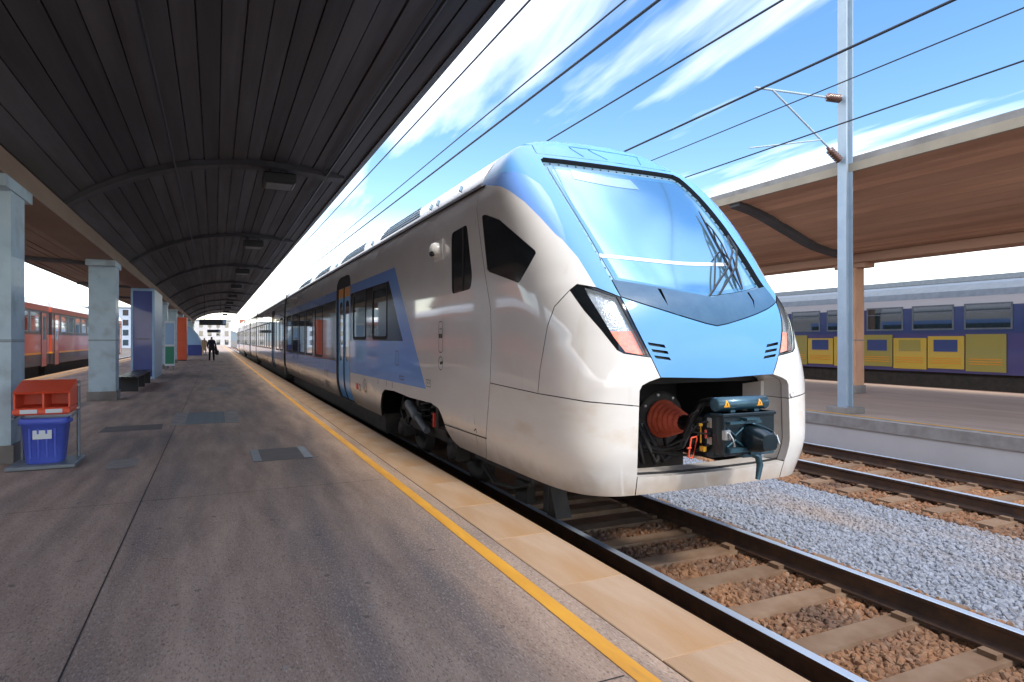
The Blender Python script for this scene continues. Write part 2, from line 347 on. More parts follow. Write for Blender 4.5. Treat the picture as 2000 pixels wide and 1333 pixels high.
FEAT={
'seam':[(-54.26,-38.71),(-52.6,-34.4),(-51.82,-30.9),(-50.87,-28.09),(-50.38,-25.68),(-49.94,-23.26),(-49.52,-20.82),(-49.14,-18.36),(-48.77,-15.88),(-48.41,-13.38),(-48.23,-11.01),(-48.04,-8.62),(-47.86,-6.23),(-47.68,-3.83),(-47.5,-1.43),(-47.65,1.4),(-47.8,4.23),(-47.95,7.07),(-48.1,9.89),(-48.89,12.5),(-49.69,15.14),(-50.53,17.8),(-51.42,20.48),(-52.16,22.92),(-52.94,25.36),(-53.76,27.77),(-54.62,30.36),(-55.53,32.9),(-56.48,35.39),(-57.71,38.2),(-59.27,41.14),(-60.01,42.99),(-61.04,45.0),(-61.91,47.5),(-59.01,48.25),(-57.12,49.19),(-55.64,50.43),(-54.31,51.84),(-54.44,54.71)],
'ws_out':[(0.0,54.05),(-4.92,53.92),(-9.08,53.63),(-13.08,53.23),(-16.9,52.71),(-20.51,52.12),(-23.92,51.48),(-27.83,50.53),(-31.44,49.68),(-32.3,47.98),(-31.13,45.39),(-29.65,42.24),(-28.36,39.34),(-27.21,36.62),(-26.16,34.08),(-25.21,31.67),(-24.33,29.38),(-23.51,27.2),(-22.74,25.15),(-22.02,23.18),(-21.43,21.3),(-20.86,19.49),(-20.33,17.77),(-19.82,16.12),(-19.33,14.53),(-18.86,13.01),(-18.43,11.54),(-18.12,10.34),(-16.81,10.09),(-15.48,9.84),(-14.15,9.6),(-12.8,9.38),(-11.44,9.16),(-10.06,8.94),(-8.65,8.73),(-7.23,8.5),(-5.78,8.27),(-4.3,8.04),(-2.78,7.82),(-1.23,7.6),(0.0,7.38)],
'ws_in':[(0.0,51.58),(-6.61,51.4),(-10.45,51.1),(-14.15,50.69),(-17.69,50.19),(-21.04,49.63),(-24.21,49.04),(-26.64,48.53),(-28.97,48.05),(-29.66,47.14),(-29.1,45.27),(-27.79,42.18),(-26.63,39.31),(-25.59,36.63),(-24.64,34.11),(-23.78,31.73),(-22.97,29.46),(-22.23,27.31),(-21.52,25.27),(-20.85,23.33),(-20.24,21.3),(-19.65,19.36),(-19.1,17.52),(-18.57,15.76),(-18.07,14.08),(-17.6,12.47),(-17.17,10.9),(-15.73,10.63),(-14.27,10.36),(-12.81,10.1),(-11.33,9.84),(-9.83,9.59),(-8.31,9.35),(-6.85,9.14),(-5.36,8.93),(-3.85,8.73),(-2.31,8.52),(-0.74,8.32),(0.0,8.11)],
'hood':[(-37.84,58.01),(-36.01,54.63),(-34.36,51.56),(-31.0,52.23),(-27.43,53.05),(-23.58,53.94),(-19.87,54.7),(-15.9,55.41),(-11.67,56.03),(-7.21,56.52),(-2.56,56.85),(0.0,57.0)],
'sill':[(-18.12,10.34),(-17.72,8.52),(-17.29,6.86),(-16.12,6.45),(-14.94,6.05),(-13.74,5.66),(-12.51,5.28),(-11.24,4.92),(-9.93,4.55),(-8.59,4.19),(-7.2,3.83),(-5.64,3.45),(-4.03,3.07),(-2.38,2.68),(0.0,2.28)],
'panel':[(-17.29,6.86),(-16.89,5.55),(-16.45,4.31),(-15.99,3.1),(-15.49,1.92),(-14.96,0.77),(-14.42,-0.38),(-13.87,-1.52),(-13.29,-2.66),(-12.77,-3.7),(-12.23,-4.74),(-11.67,-5.78),(-10.19,-5.86),(-8.68,-5.94),(-7.12,-6.02),(-5.54,-6.09),(-3.92,-6.17),(-2.28,-6.24),(0.0,-6.3)],
'hl':[(-17.29,6.86),(-18.52,7.45),(-19.77,8.06),(-21.04,8.7),(-22.55,9.09),(-24.09,9.52),(-25.34,8.52),(-24.62,7.2),(-23.93,5.95),(-23.25,4.77),(-22.49,3.72),(-21.74,2.71),(-20.99,1.73),(-20.21,0.63),(-19.44,-0.44),(-18.67,-1.5),(-17.66,-2.02),(-16.26,-2.22),(-14.81,-2.44),(-13.29,-2.66)],
'lens':[(-17.99,6.91),(-19.01,7.34),(-20.04,7.8),(-21.09,8.26),(-22.06,8.6),(-23.03,8.95),(-22.35,7.31),(-21.79,6.05),(-21.24,4.86),(-20.68,3.71),(-20.12,2.6),(-19.55,1.52),(-18.97,0.46),(-18.17,-0.65),(-17.36,-1.75),(-16.26,-1.94),(-15.12,-2.12),(-13.94,-2.32),(-14.55,-1.13),(-15.14,0.05),(-15.72,1.25),(-16.22,2.32),(-16.7,3.41),(-17.15,4.53),(-17.58,5.7),(-17.99,6.91)],
'lensdiv':[(-19.52,1.48),(-18.33,1.51),(-17.11,1.53),(-15.86,1.56)],
'cheek':[(-25.34,8.52),(-26.23,7.6),(-27.1,6.71),(-27.98,5.84),(-28.4,4.7),(-28.83,3.55),(-29.26,2.39),(-29.52,0.89),(-29.79,-0.63),(-30.06,-2.17),(-30.34,-3.73),(-30.62,-5.31),(-30.77,-6.88),(-30.93,-8.45),(-31.09,-10.04)],
'low':[(-48.41,-13.46),(-44.03,-12.67),(-40.44,-11.97),(-37.47,-11.36),(-34.98,-10.83),(-32.89,-10.39),(-31.09,-10.04),(-29.5,-9.7),(-28.09,-9.44),(-26.81,-9.26),(-25.61,-9.16),(-24.46,-9.12),(-23.33,-9.14),(-22.28,-9.12),(-21.21,-9.14),(-20.13,-9.21),(-19.01,-9.3),(-17.85,-9.43),(-16.65,-9.58),(-15.4,-9.75)],
'open':[(-11.67,-5.78),(-12.71,-6.07),(-13.73,-6.34),(-14.87,-6.81),(-15.31,-7.54),(-15.35,-8.65),(-15.4,-9.75),(-15.44,-10.86),(-15.47,-11.96),(-15.51,-13.04),(-15.55,-14.12),(-15.59,-15.19),(-15.62,-16.25),(-15.6,-17.37),(-15.52,-18.62),(-15.42,-19.91),(-13.97,-20.05),(-12.46,-20.2),(-10.91,-20.37),(-9.3,-20.53),(-7.68,-20.63),(-6.03,-20.72),(-4.35,-20.79),(-2.63,-20.85),(0.0,-20.9)],
'lipseam':[(-15.42,-19.91),(-15.42,-21.29),(-15.45,-22.65)],
'white':[(-59.01,48.25),(-50.24,43.24),(-44.29,39.14),(-40.16,35.54),(-37.44,32.87),(-35.1,30.57),(-33.66,28.8),(-32.32,27.13),(-31.06,25.57),(-29.88,23.94),(-28.76,22.36),(-27.69,20.84),(-26.37,19.48),(-25.38,17.95),(-24.43,16.47),(-23.53,15.04),(-22.7,13.11),(-21.92,11.25),(-21.46,9.95),(-21.04,8.7)],
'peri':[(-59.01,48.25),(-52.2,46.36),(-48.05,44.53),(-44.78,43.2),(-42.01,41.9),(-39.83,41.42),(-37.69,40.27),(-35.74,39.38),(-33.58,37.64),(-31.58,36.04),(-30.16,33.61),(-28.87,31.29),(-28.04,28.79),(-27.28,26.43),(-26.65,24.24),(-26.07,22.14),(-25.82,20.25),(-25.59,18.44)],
'win':[(-54.52,37.81),(-53.62,37.73),(-51.72,36.81),(-47.31,33.74),(-43.72,30.99),(-41.39,28.56),(-39.35,26.35),(-37.18,23.93),(-35.29,21.78),(-33.61,19.85),(-32.08,18.09),(-31.84,17.45),(-32.68,16.29),(-33.57,15.17),(-34.53,14.09),(-35.57,13.01),(-36.18,12.96),(-38.55,14.51),(-41.35,16.32),(-44.71,18.41),(-48.76,20.79),(-50.07,22.05),(-50.7,24.75),(-51.37,27.43),(-52.06,30.07),(-52.79,32.66),(-53.57,35.19),(-54.52,37.81)],
'vent0':[(-13.65,-0.43),(-10.86,-0.85),(-10.64,-1.23),(-13.46,-0.78),(-13.65,-0.43)],
'vent1':[(-13.09,-1.46),(-10.36,-1.82),(-10.15,-2.18),(-12.87,-1.79),(-13.09,-1.46)],
'vent2':[(-12.68,-2.41),(-10.03,-2.79),(-9.72,-3.15),(-12.41,-2.75),(-12.68,-2.41)],
'notch':[(-10.27,8.51),(-9.77,8.42),(-9.7,6.87),(-9.37,5.46),(-9.95,6.9),(-10.27,8.51)],
}
SEED={
 'nose_fairing':(-36.45,7.49), # [-1.41  5.5   2.21]
 'cheek_panel':(-25.09,-4.46), # [-1.3   4.62  1.66]
 'front_skirt':(-28.26,-15.75), # [-1.37  4.84  1.08]
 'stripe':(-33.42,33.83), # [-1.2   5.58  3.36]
 'pillar':(-24.73,26.26), # [-1.    5.24  3.07]
 'hood_':(-0.63,58.09), # [-0.01  6.13  3.93]
 'quarter':(-42.36,24.37), # [-1.4   5.86  2.84]
 'wsframe':(-24.23,32.60), # [-0.89  5.42  3.29]
 'glass':(-2.54,24.87), # [-0.1   5.09  2.97]
 'cowl':(-3.75,5.42), # [-0.2   4.39  2.19]
 'panel_':(-0.46,-2.17), # [-0.02  4.33  1.78]
 'housing':(-22.51,5.25), # [-1.15  4.62  2.18]
 'lensw':(-19.76,5.16), # [-1.03  4.54  2.17]
 'lensr':(-16.26,-0.46), # [-0.88  4.38  1.87]
 'v0':(-12.24,-0.82), # [-0.66  4.35  1.86]
 'v1':(-11.67,-1.80), # [-0.63  4.34  1.8 ]
 'v2':(-11.26,-2.77), # [-0.61  4.33  1.75]
 'notch_':(-10.09,7.51), # [-0.52  4.46  2.29]
 'opening':(-5.86,-14.74), # [-0.32  4.32  1.09]
 'lip':(-5.98,-21.96), # [-0.32  4.39  0.68]
 'capr':(13.40,5.79), # [0.7  4.44 2.21]
}
S3=[(-.93,6.44),(-.7,6.48),(-.4,6.5),(0,6.5)]
def zroof(x):
    zz=np.linspace(3.6,4.2,200); return float(np.interp(-abs(x),-halfw(zz),zz))
FEAT['seam']+= [p2dir((x,y,zroof(x))) for x,y in S3]
FEAT['seam'][-1]=(0,FEAT['seam'][-1][1])
FEAT['seam'].insert(0,p2dir((-1.30,6.26,.54)))
a,e=FEAT['lipseam'][-1]; FEAT['lipseam'].append((a,e-3))
a,e=FEAT['lensdiv'][0]; a2,e2=FEAT['lensdiv'][-1]; FEAT['lensdiv']=[(a-.9,e+.1),(a,e),(a2,e2),(a2+1.2,e2-.1)]
FEAT['low'].insert(0,(FEAT['low'][0][0]-1.2,FEAT['low'][0][1]+.1))
SEED['notch_']=tuple(np.mean(np.array(FEAT['notch'][:-1]),0))
FEAT['hood'].insert(0,p2dir((-.93,6.44,zroof(-.93))))
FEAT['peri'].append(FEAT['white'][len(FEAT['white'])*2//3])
c0=(0.,22.)
FEAT['frit']=[(c0[0]+(a-c0[0])*.945,c0[1]+(e-c0[1])*.945) for a,e in FEAT['ws_in']]
for k in ('ws_out','ws_in','frit','hood','sill','panel'):
    for i in (0,-1):
        if abs(FEAT[k][i][0])<1.2: FEAT[k][i]=(0.,FEAT[k][i][1])
FEAT['open'][-1]=(0.,FEAT['open'][-1][1])
bz=.6; wb=float(halfw(bz)); bot=[(-wb,6.6),(-wb,T0)]
for t in np.linspace(0,1,28)[1:]:
    th=t*math.pi/2; x=-wb*math.cos(th)**(2/6.6); bot.append((x,T0-2.045*math.sin(th)**(2/6.6)))
bd=[p2dir((x,y,bz)) for x,y in bot]; bd[-1]=(0.,bd[-1][1])
for z in list(np.linspace(.7,3.5,15))+list(np.linspace(3.6,4.19,14)): bd.insert(0,p2dir((-float(halfw(z)),6.6,z)))
bd.insert(0,(0.,p2dir((0,6.6,4.199))[1]))
FEAT['bound']=bd
GAP={'seam':.03,'ws_out':.075,'hood':.02,'sill':.03,'panel':.03,'hl':.03,'lens':.06,'cheek':.03,'low':.03,'open':.36,'lipseam':.03,'win':.03,'vent0':.03,'vent1':.03,'vent2':.03,'notch':.03,'bound':.05}
V=[]; E=[]; owner=[]
for k,pl in FEAT.items():
    for sgn in (1,-1):
        b0=len(V); V+=[(a*sgn,e) for a,e in pl]
        for i in range(len(pl)-1): E.append((b0+i,b0+i+1)); owner.append(k)
bpoly=[Vector(p) for p in bd]+[Vector((-a,e)) for a,e in bd[::-1]]
bp=np.array([tuple(p) for p in bpoly])
def inpoly(P,poly):
    x,y=P[:,0],P[:,1]; c=np.zeros(len(P),bool); j=len(poly)-1
    for i in range(len(poly)):
        xi,yi=poly[i]; xj,yj=poly[j]
        c^=((yi>y)!=(yj>y))&(x<(xj-xi)*(y-yi)/((yj-yi) if yj!=yi else 1e-12)+xi); j=i
    return c
g=np.array([(a,e) for a in np.arange(-75,75.1,1.6) for e in np.arange(-52,76,1.6)]); g=g[inpoly(g,bp*.985+np.array([0,.2]))]
fp=np.array(V)
keep=[q for q in g if np.min(np.abs(fp[:,0]-q[0])+np.abs(fp[:,1]-q[1]))>.7]
V+= [tuple(q) for q in keep]
cv,ce,cf,ov,oe,of=delaunay_2d_cdt([Vector(v) for v in V],E,[],0,1e-3)
cv=np.array([tuple(v) for v in cv])
P3=dirs2p(cv); N3=grad(P3)
ekey={}
for (a,b),o in zip(ce,oe):
    if len(o): ekey[(min(a,b),max(a,b))]=owner[o[0]] if not any(owner[q]=='bound' for q in o) else 'bound'
    for q in o:
        if owner[q]=='open': ekey[(min(a,b),max(a,b))]='open'
cen=np.array([cv[list(f)].mean(0) for f in cf]); ins=inpoly(cen,bp)
tris=[tuple(f) for f,i in zip(cf,ins) if i]; tc_=cen[ins]
adj={}
for i,t in enumerate(tris):
    for a,b in ((0,1),(1,2),(2,0)):
        adj.setdefault((min(t[a],t[b]),max(t[a],t[b])),[]).append(i)
comp=[-1]*len(tris); nc=0
for s in range(len(tris)):
    if comp[s]>=0: continue
    st=[s]; comp[s]=nc
    while st:
        i=st.pop(); t=tris[i]
        for a,b in ((0,1),(1,2),(2,0)):
            k=(min(t[a],t[b]),max(t[a],t[b]))
            if k in ekey: continue
            for j in adj[k]:
                if comp[j]<0: comp[j]=nc; st.append(j)
    nc+=1
def locate(p):
    T=np.array(tris); a=cv[T[:,0]]; b=cv[T[:,1]]; c=cv[T[:,2]]; p=np.array(p)
    cr=lambda u,v: u[:,0]*v[:,1]-u[:,1]*v[:,0]
    s1=cr(b-a,p-a); s2=cr(c-b,p-b); s3=cr(a-c,p-c)
    h=np.where(((s1>=0)&(s2>=0)&(s3>=0))|((s1<=0)&(s2<=0)&(s3<=0)))[0]
    return comp[h[0]] if len(h) else -1
reg={}
for k,(a,e) in SEED.items(): reg[k]=(locate((a,e)),locate((-a,e)))
reg['frit_']=(locate((0.,FEAT['frit'][0][1]+.35)),)*2
reg['rear']=(locate(p2dir((-1.409,6.57,2.))),locate(p2dir((1.409,6.57,2.))))
train=thing('passenger_train',(XC,TY,0),'white and blue passenger train standing at the platform with its nose coupler bare','train')
def tp(name,mb,mats,parent=None,label=None):
    o=link(name,mb.mesh(name,mats),parent or train)
    if parent is None: o.location=(0,-TY,0)
    if label: o['label']=label
    return o
def region(name,parts,off=0.,parent=None,gap=.0045,side='rubber',label=None,skirt=True):
    """parts: list of (component ids, material)."""
    mats=[m for _,m in parts]; mats.append(side)
    use={}
    sel=[]
    for mi,(cs,_) in enumerate(parts):
        for i,c in enumerate(comp):
            if c in cs and c>=0: sel.append((i,mi))
    cset=set(i for i,_ in sel)
    if not sel: print('EMPTY region',name); return None
    shift={}
    edges=[]
    for i,mi in sel:
        t=tris[i]
        for a,b,c in ((0,1,2),(1,2,0),(2,0,1)):
            A,Bv,C=t[a],t[b],t[c]; k=(min(A,Bv),max(A,Bv))
            n=[j for j in adj[k] if j!=i]
            if k in ekey and not any(j in cset for j in n):
                edges.append((A,Bv,C,ekey[k],mi))
                mid=(P3[A]+P3[Bv])/2; d=P3[Bv]-P3[A]; d=d/max(np.linalg.norm(d),1e-9); u=P3[C]-mid; u=u-d*u.dot(d); u=u/max(np.linalg.norm(u),1e-9)
                if ekey[k] in GAP and ekey[k]!='bound':
                    for q in (A,Bv): shift[q]=shift.get(q,0)+u
    def pos(i,o): 
        p=P3[i]+N3[i]*o
        if i in shift:
            s=shift[i]; l=np.linalg.norm(s)
            if l>1e-6: p=p+s/l*gap
        return p
    idx={}; vs=[]; nr=[]
    fs=[]; ms=[]
    for i,mi in sel:
        f=[]
        for q in tris[i]:
            if q not in idx: idx[q]=len(vs); vs.append(pos(q,off)); nr.append(N3[q])
            f.append(idx[q])
        a,b,c=[np.array(vs[q]) for q in f]
        if np.cross(b-a,c-a).dot(nr[f[0]])<0: f=f[::-1]
        fs.append(f); ms.append(mi)
    if skirt:
        for A,Bv,C,k,mi in edges:
            if k not in GAP: continue
            dep=GAP[k]
            if k=='open':
                own=mi; D=np.array([0,dep,0.])
                if name=='lip': D=np.array([0,.2,0])
                da=db=D
            else:
                own=len(mats)-1; da=-N3[A]*dep; db=-N3[Bv]*dep
                if k=='bound': own=mi
            q=len(vs); pa,pb=pos(A,off),pos(Bv,off)
            vs+= [pa,pb,pb+db,pa+da]
            nn=np.cross(pb-pa,da); l=np.linalg.norm(nn)
            if l<1e-9: nn=np.array([0,0,1.]); l=1
            nn=nn/l
            mid=(P3[A]+P3[Bv])/2; u=P3[C]-mid
            if nn.dot(u)>0: nn=-nn; fs.append([q+3,q+2,q+1,q])
            else: fs.append([q,q+1,q+2,q+3])
            nr+=[nn]*4; ms.append(own)
    me=bpy.data.meshes.new(name); me.from_pydata([tuple(v) for v in vs],[],fs)
    for m in mats: me.materials.append(M[m])
    me.polygons.foreach_set('material_index',ms); me.polygons.foreach_set('use_smooth',[True]*len(fs))
    me.normals_split_custom_set_from_vertices([tuple(n) for n in nr])
    o=link(name,me,parent or train)
    if parent is None: o.location=(0,-TY,0)
    if label: o['label']=label
    return o
S=reg
if len(set(c for p in reg.values() for c in p))<30: print('REGIONS MERGED',reg)
both=lambda k:set(S[k])
region('cab_fairing',[(both('nose_fairing'),'pearl'),(both('stripe'),'peri'),(both('pillar'),'sky_blue')])  # stripe: reflection in the light blue, painted as a darker blue band
[region('cab_end',[({c},'pearl')]) for c in sorted(both('rear'))]
region('roof_hood',[(both('hood_'),'sky_blue')])
region('front_panel',[(both('panel_'),'sky_blue')])
cowl=region('windscreen_cowl',[(both('cowl'),'cowl')],.004)
fr=region('windscreen_frame',[(both('wsframe'),'frame')],-.05)
ws=region('windscreen',[(both('glass'),'wind'),(both('frit_'),'frit')],-.044)
region('front_lip',[(both('lip'),'pearl_dirty')])
for s in (0,1):
    region('cheek_panel',[({S['cheek_panel'][s]},'pearl')])
    region('front_skirt',[({S['front_skirt'][s]},'pearl_dirty')])
    region('quarter_window',[({S['quarter'][s]},'winglass')],-.006)
    hl=region('headlight',[({S['housing'][s]},'blackgloss')],-.006,side='blackgloss')
    M.setdefault('lensclear',mat('clear_lens',(.75,.85,.92),rough=.02,alpha=.16,coat=1.))
    region('white_lamp',[({S['lensw'][s]},'ledw')],-.05,hl,skirt=False)
    region('red_lamp',[({S['lensr'][s]},'ledr')],-.05,hl,skirt=False)
    region('lens',[({S['lensw'][s],S['lensr'][s]},'lensclear')],-.009,hl,skirt=False)
    for v in ('v0','v1','v2'): region('vent',[({S[v][s]},'black')],-.028,skirt=False)
    region('cowl_slot',[({S['notch_'][s]},'black')],-.02,cowl,skirt=False)
# dark structure behind the panel gaps
innr=set(range(nc))-both('opening')-both('glass')-both('frit_')-both('wsframe')-both('lensw')-both('lensr')-both('v0')-both('v1')-both('v2')
region('cab_shell',[(innr,'rubber')],-.085,skirt=False)
# bolts of the windscreen frame
m=MB()
dl=[]
oo=FEAT['ws_out']; ii=FEAT['ws_in']
def along(pl,step):
    P=dirs2p(np.array(pl)); L=np.concatenate([[0],np.cumsum(np.linalg.norm(np.diff(P,axis=0),axis=1))])
    t=np.arange(step*.5,L[-1],step); return np.stack([np.interp(t,L,P[:,k]) for k in range(3)],1)
ringpts=[((a*.52+c*.48),(b*.52+d*.48)) for (a,b),(c,d) in zip(oo[:30],[min(ii,key=lambda q:(q[0]-p[0])**2+(q[1]-p[1])**2) for p in oo[:30]])]
bm_=None
for p in along(ringpts[:-2],.105):
    for sg in (1,-1):
        q=np.array([[p[0]*sg,p[1],p[2]]]); n=grad(q)[0]; q=q[0]-n*.052
        if bm_ is None: m.lathe((0,0,0),(0,0,1),[(0,.011),(.008,.011),(.011,.007)],8); bm_=m.mesh('bolt','black')
        o=link('bolt',bm_,fr,tuple(q)); o.rotation_euler=Vector(n).to_track_quat('Z','Y').to_euler()
# destination display and blind seen at the head of the windscreen
def patch(name,pts,off,mats,parent=None):
    P=dirs2p(np.array([p for row in pts for p in row])); n=grad(P); Q=P+n*off; w=len(pts[0]); m=MB()
    fs=[(r*w+c,r*w+c+1,(r+1)*w+c+1,(r+1)*w+c) for r in range(len(pts)-1) for c in range(w-1)]
    m.add(Q,fs,0,True); return tp(name,m,mats,parent)
M['display']=mat('display_behind_glass',(.52,.78,.94),rough=.05,metal=.6,coat=.5)
patch('destination_display',[[(a,e) for a in np.linspace(-21,5,14)] for e in (43.5,46,48.5)],-.041,'display',ws).location=(0,0,0)
M['strip']=mat('white_painted_reflection',(.85,.9,.92),rough=.3)
patch('painted_reflection_line',[[(a,e+abs(a)*.02) for a in np.linspace(-19,14,18)] for e in (15.6,16.5)],-.041,'strip',ws).location=(0,0,0)  # white line painted on the glass as a reflection

# wipers
def wnear(x,y,z,o):
    q=np.array([[x,y,z]]); n=grad(q)[0]; return Vector(q[0]+n*(o-.044))
wip=MB()
a1=[wnear(-.017,4.427,2.274,.0),wnear(.182,4.553,2.405,.05),wnear(.485,4.742,2.589,.08),wnear(.63,4.86,2.74,.09),wnear(.786,5.053,2.909,.06)]
a2=[wnear(.097,4.435,2.287,.0),wnear(.313,4.575,2.421,.05),wnear(.59,4.757,2.595,.08),wnear(.74,4.92,2.78,.09),wnear(.83,5.11,2.97,.06)]
wip.tube(a1,.010,8,0); wip.tube(a2,.010,8,0); wip.tube([a1[4],a2[4]],.009,6,0)
wp=tp('wiper',wip,'black')
b=MB()
for (p,q,br) in (((.728,5.41,3.297),(.479,4.537,2.376),True),((.715,4.9,2.744),(.507,4.553,2.387),False)):
    A=wnear(*p,.03); Z=wnear(*q,.03)
    b.tube([A.lerp(Z,t) for t in np.linspace(0,1,9)],[.005,.010,.013,.015,.015,.015,.013,.010,.005],6)
    n=Vector(grad(np.array([p]))[0])
    if br:
        for t in (.3,.68): b.tube([A.lerp(Z,t-.12)+n*.012,A.lerp(Z,t)+n*.04,A.lerp(Z,t+.12)+n*.012],.007,5)
        b.tube([A.lerp(Z,.3)+n*.04,A.lerp(Z,.5)+n*.055,A.lerp(Z,.68)+n*.04],.008,5)
tp('blade',b,'black',wp)
b=MB()
for pts in ([(.14,4.534,2.387),(.30,4.70,2.56),(.456,4.865,2.726),(.55,4.916,2.778)],):
    b.tube([wnear(*p,.035) for p in pts],.009,6)
tp('linkage',b,'black',wp)
# round caps on the right cheek
for x,z in ((.90,1.387),):
    q=dirs2p(np.array([p2dir((x,4.3,z))])); n=grad(q)[0]; m=MB(); m.lathe(q[0]-n*.004,n,[(0,.034),(.010,.034),(.016,.028),(.017,.02),(.012,.014)],18)
    tp('round_cap',m,'whitepl')

# ------------------------------------------------------------------ coupler pocket and coupler
m=MB()
m.box((-.82,4.72,1.50),(.82,5.9,1.56)); m.box((-.86,4.72,.62),(-.82,5.9,1.54)); m.box((.82,4.72,.62),(.86,5.9,1.54)); m.box((-.86,5.9,.62),(.86,5.94,1.56))

tp('coupler_pocket',m,'pocket')
for sgn in (-1,1):     # inner cheeks either side of the pocket
    m=MB(); m.prism([(4.62,.70),(4.62,1.50),(4.86,1.46),(4.86,.74)],0,sgn*.84,sgn*.80); tp('pocket_cheek',m,'pearl_dirty')
cp=link('coupler',None,train,(0,-TY,0))
m=MB(); m.box((-.28,3.97,.955),(.27,4.10,1.30),0,.012); m.box((-.27,4.1,.92),(.10,4.2,1.28),0,.01)
m.box((-.30,3.955,1.272),(.28,4.11,1.30),0,.006)
tp('coupler_head',m,'coupler',cp)
m=MB()
m.box((-.25,3.93,.985),(.10,3.97,1.02)); m.box((-.25,3.93,1.215),(.09,3.972,1.235))
def bar(mb,p,q,r,n=6): mb.tube([p,q],r,n)
for s in ((-.25,1.18,-.17,1.115),(-.17,1.115,-.09,1.18),(-.25,1.03,-.17,1.085),(-.17,1.085,-.09,1.03)): bar(m,(s[0],3.965,s[1]),(s[2],3.955,s[3]),.009)
m.box((-.10,3.9,1.245),(.04,3.97,1.262))
tp('face_ribs',m,'couplerlt',cp)
m=MB()      # guiding cone
def ringx(y,cx,cz,rx,rz,n=12): return [(cx+math.copysign(abs(math.cos(t))**.6,math.cos(t))*rx,y,cz+math.copysign(abs(math.sin(t))**.6,math.sin(t))*rz) for t in [2*math.pi*k/n for k in range(n)]]
m.ring([ringx(3.98,.03,1.095,.115,.115),ringx(3.90,.02,1.09,.12,.108),ringx(3.79,.0,1.085,.10,.085),ringx(3.75,-.005,1.08,.08,.065)],0,True,True)
tp('guide_cone',m,'coupler',cp)
m=MB(); m.add([(-.06,3.965,1.215),(.03,3.955,1.22),(.09,3.79,1.16),(.04,3.78,1.172),(-.01,3.88,1.21)],[(0,1,2,3,4)]); m.tube([(-.12,3.95,1.235),(-.02,3.945,1.222),(.03,3.83,1.175)],.010,6)
tp('cone_rib',m,'couplerlt',cp)
m=MB(); m.lathe((-.30,4.06,1.368),(1,0,0),[(0,.045),(.005,.058),(.55,.058),(.56,.05)],20); m.box((-.16,4.02,1.295),(-.11,4.1,1.32)); m.box((.1,4.02,1.295),(.15,4.1,1.32))
cyl=tp('air_cylinder',m,'couplerlt',cp)
for x in (-.215,.145):
    m=MB()
    rows=6; P_=lambda du,a,r: (x+du,4.06-math.cos(a)*r,1.368+math.sin(a)*r)
    vv=[P_(sg*.034*(1-i/rows),-.35+1.05*i/rows,.0595) for i in range(rows+1) for sg in (-1,1)]
    m.add(vv,[(2*i,2*i+1,2*i+3,2*i+2) for i in range(rows)]); tp('warning_sticker',m,'amber',cyl)
    m=MB(); vv=[P_(sg*.004,a,.0605) for a in (-.12,.0,.12,.25) for sg in (-1,1)]; m.add(vv,[(2*i,2*i+1,2*i+3,2*i+2) for i in range(3)]); tp('exclamation_mark',m,'ink',cyl)
m=MB(); m.box((-.30,3.93,1.09),(-.245,3.97,1.17),0,.004); m.tube([(-.27,3.92,1.15),(-.25,3.9,1.10),(-.235,3.9,1.04)],.009,6); 
tp('release_lever',m,'steel',cp)
m=MB(); m.tube([(.115,3.80,1.13),(.125,3.78,1.06)],.008,6); tp('cone_pin',m,'steel',cp)
m=MB(); m.tube([(-.02,4.05,.955),(.05,4.0,.95),(.10,3.98,.93),(.11,3.97,.86),(.075,3.96,.74)],[.03,.03,.032,.028,.02],10); m.box((-.06,3.98,.925),(.08,4.14,.96),0,.006); m.box((0,3.96,.945),(.26,4.1,.985),0,.005); m.lathe((.25,4.03,.965),(1,0,0),[(0,.02),(.04,.02)],8)
tp('hand_crank',m,'couplerlt',cp)
m=MB()
prof=[]
for k in range(6): prof+=[(k*.055,.185-.018*k),(k*.055+.028,.19-.018*k),(k*.055+.045,.165-.018*k)]
prof=[(0,.10)]+prof+[(.335,.07)]
m.lathe((0,5.12,1.12),(0,-1,0),prof,26); tp('bellows',m,'redrubber',cp)
m=MB(); m.tube([(0,5.4,1.12),(0,5.1,1.12)],.16,16); m.tube([(0,4.85,1.12),(0,4.3,1.12)],.075,14); m.box((-.16,4.2,1.0),(.12,4.36,1.24),0,.01)
m.tube([(-.16,4.12,1.35),(-.10,4.3,1.37),(-.08,4.45,1.34),(-.10,4.55,1.2),(-.11,4.62,1.05),(-.10,4.7,.93),(-.2,4.85,.86),(-.35,4.95,.9)],.036,8)
tp('draw_shaft',m,'black',cp)
for x0,y0,dxx in ((-.45,5.0,.05),(-.40,4.95,.16),(-.30,5.0,.22)):
    m=MB(); m.tube([(x0,y0,1.1),(x0+.02,y0-.1,.95),(x0+dxx*.5,y0-.14,.76),(x0+dxx,y0-.08,.78),(x0+dxx+.02,y0,.95)],.022,8); tp('air_hose',m,'rubber',cp)
m=MB(); m.tube([(-.3,4.25,1.30),(-.34,4.3,1.26),(-.35,4.3,1.18),(-.28,4.24,1.14)],.011,6); tp('air_hose',m,'rubber',cp); m=MB(); m.tube([(-.28,4.2,1.0),(-.36,4.2,.97),(-.28,4.2,.955)],.008,6)
tp('air_hose',m,'rubber',cp)
m=MB(); h=[(-.40,4.22,1.08),(-.365,4.2,1.09),(-.36,4.2,1.07),(-.40,4.2,.92),(-.415,4.2,.915),(-.45,4.2,.925),(-.41,4.21,1.08)]
m.tube(h,.008,6); m.tube([(-.46,4.2,1.0),(-.42,4.2,1.0)],.008,6); m.tube([(-.30,4.16,1.15),(-.305,4.15,1.08)],.012,6)
tp('uncoupling_handle',m,'redpaint',cp)
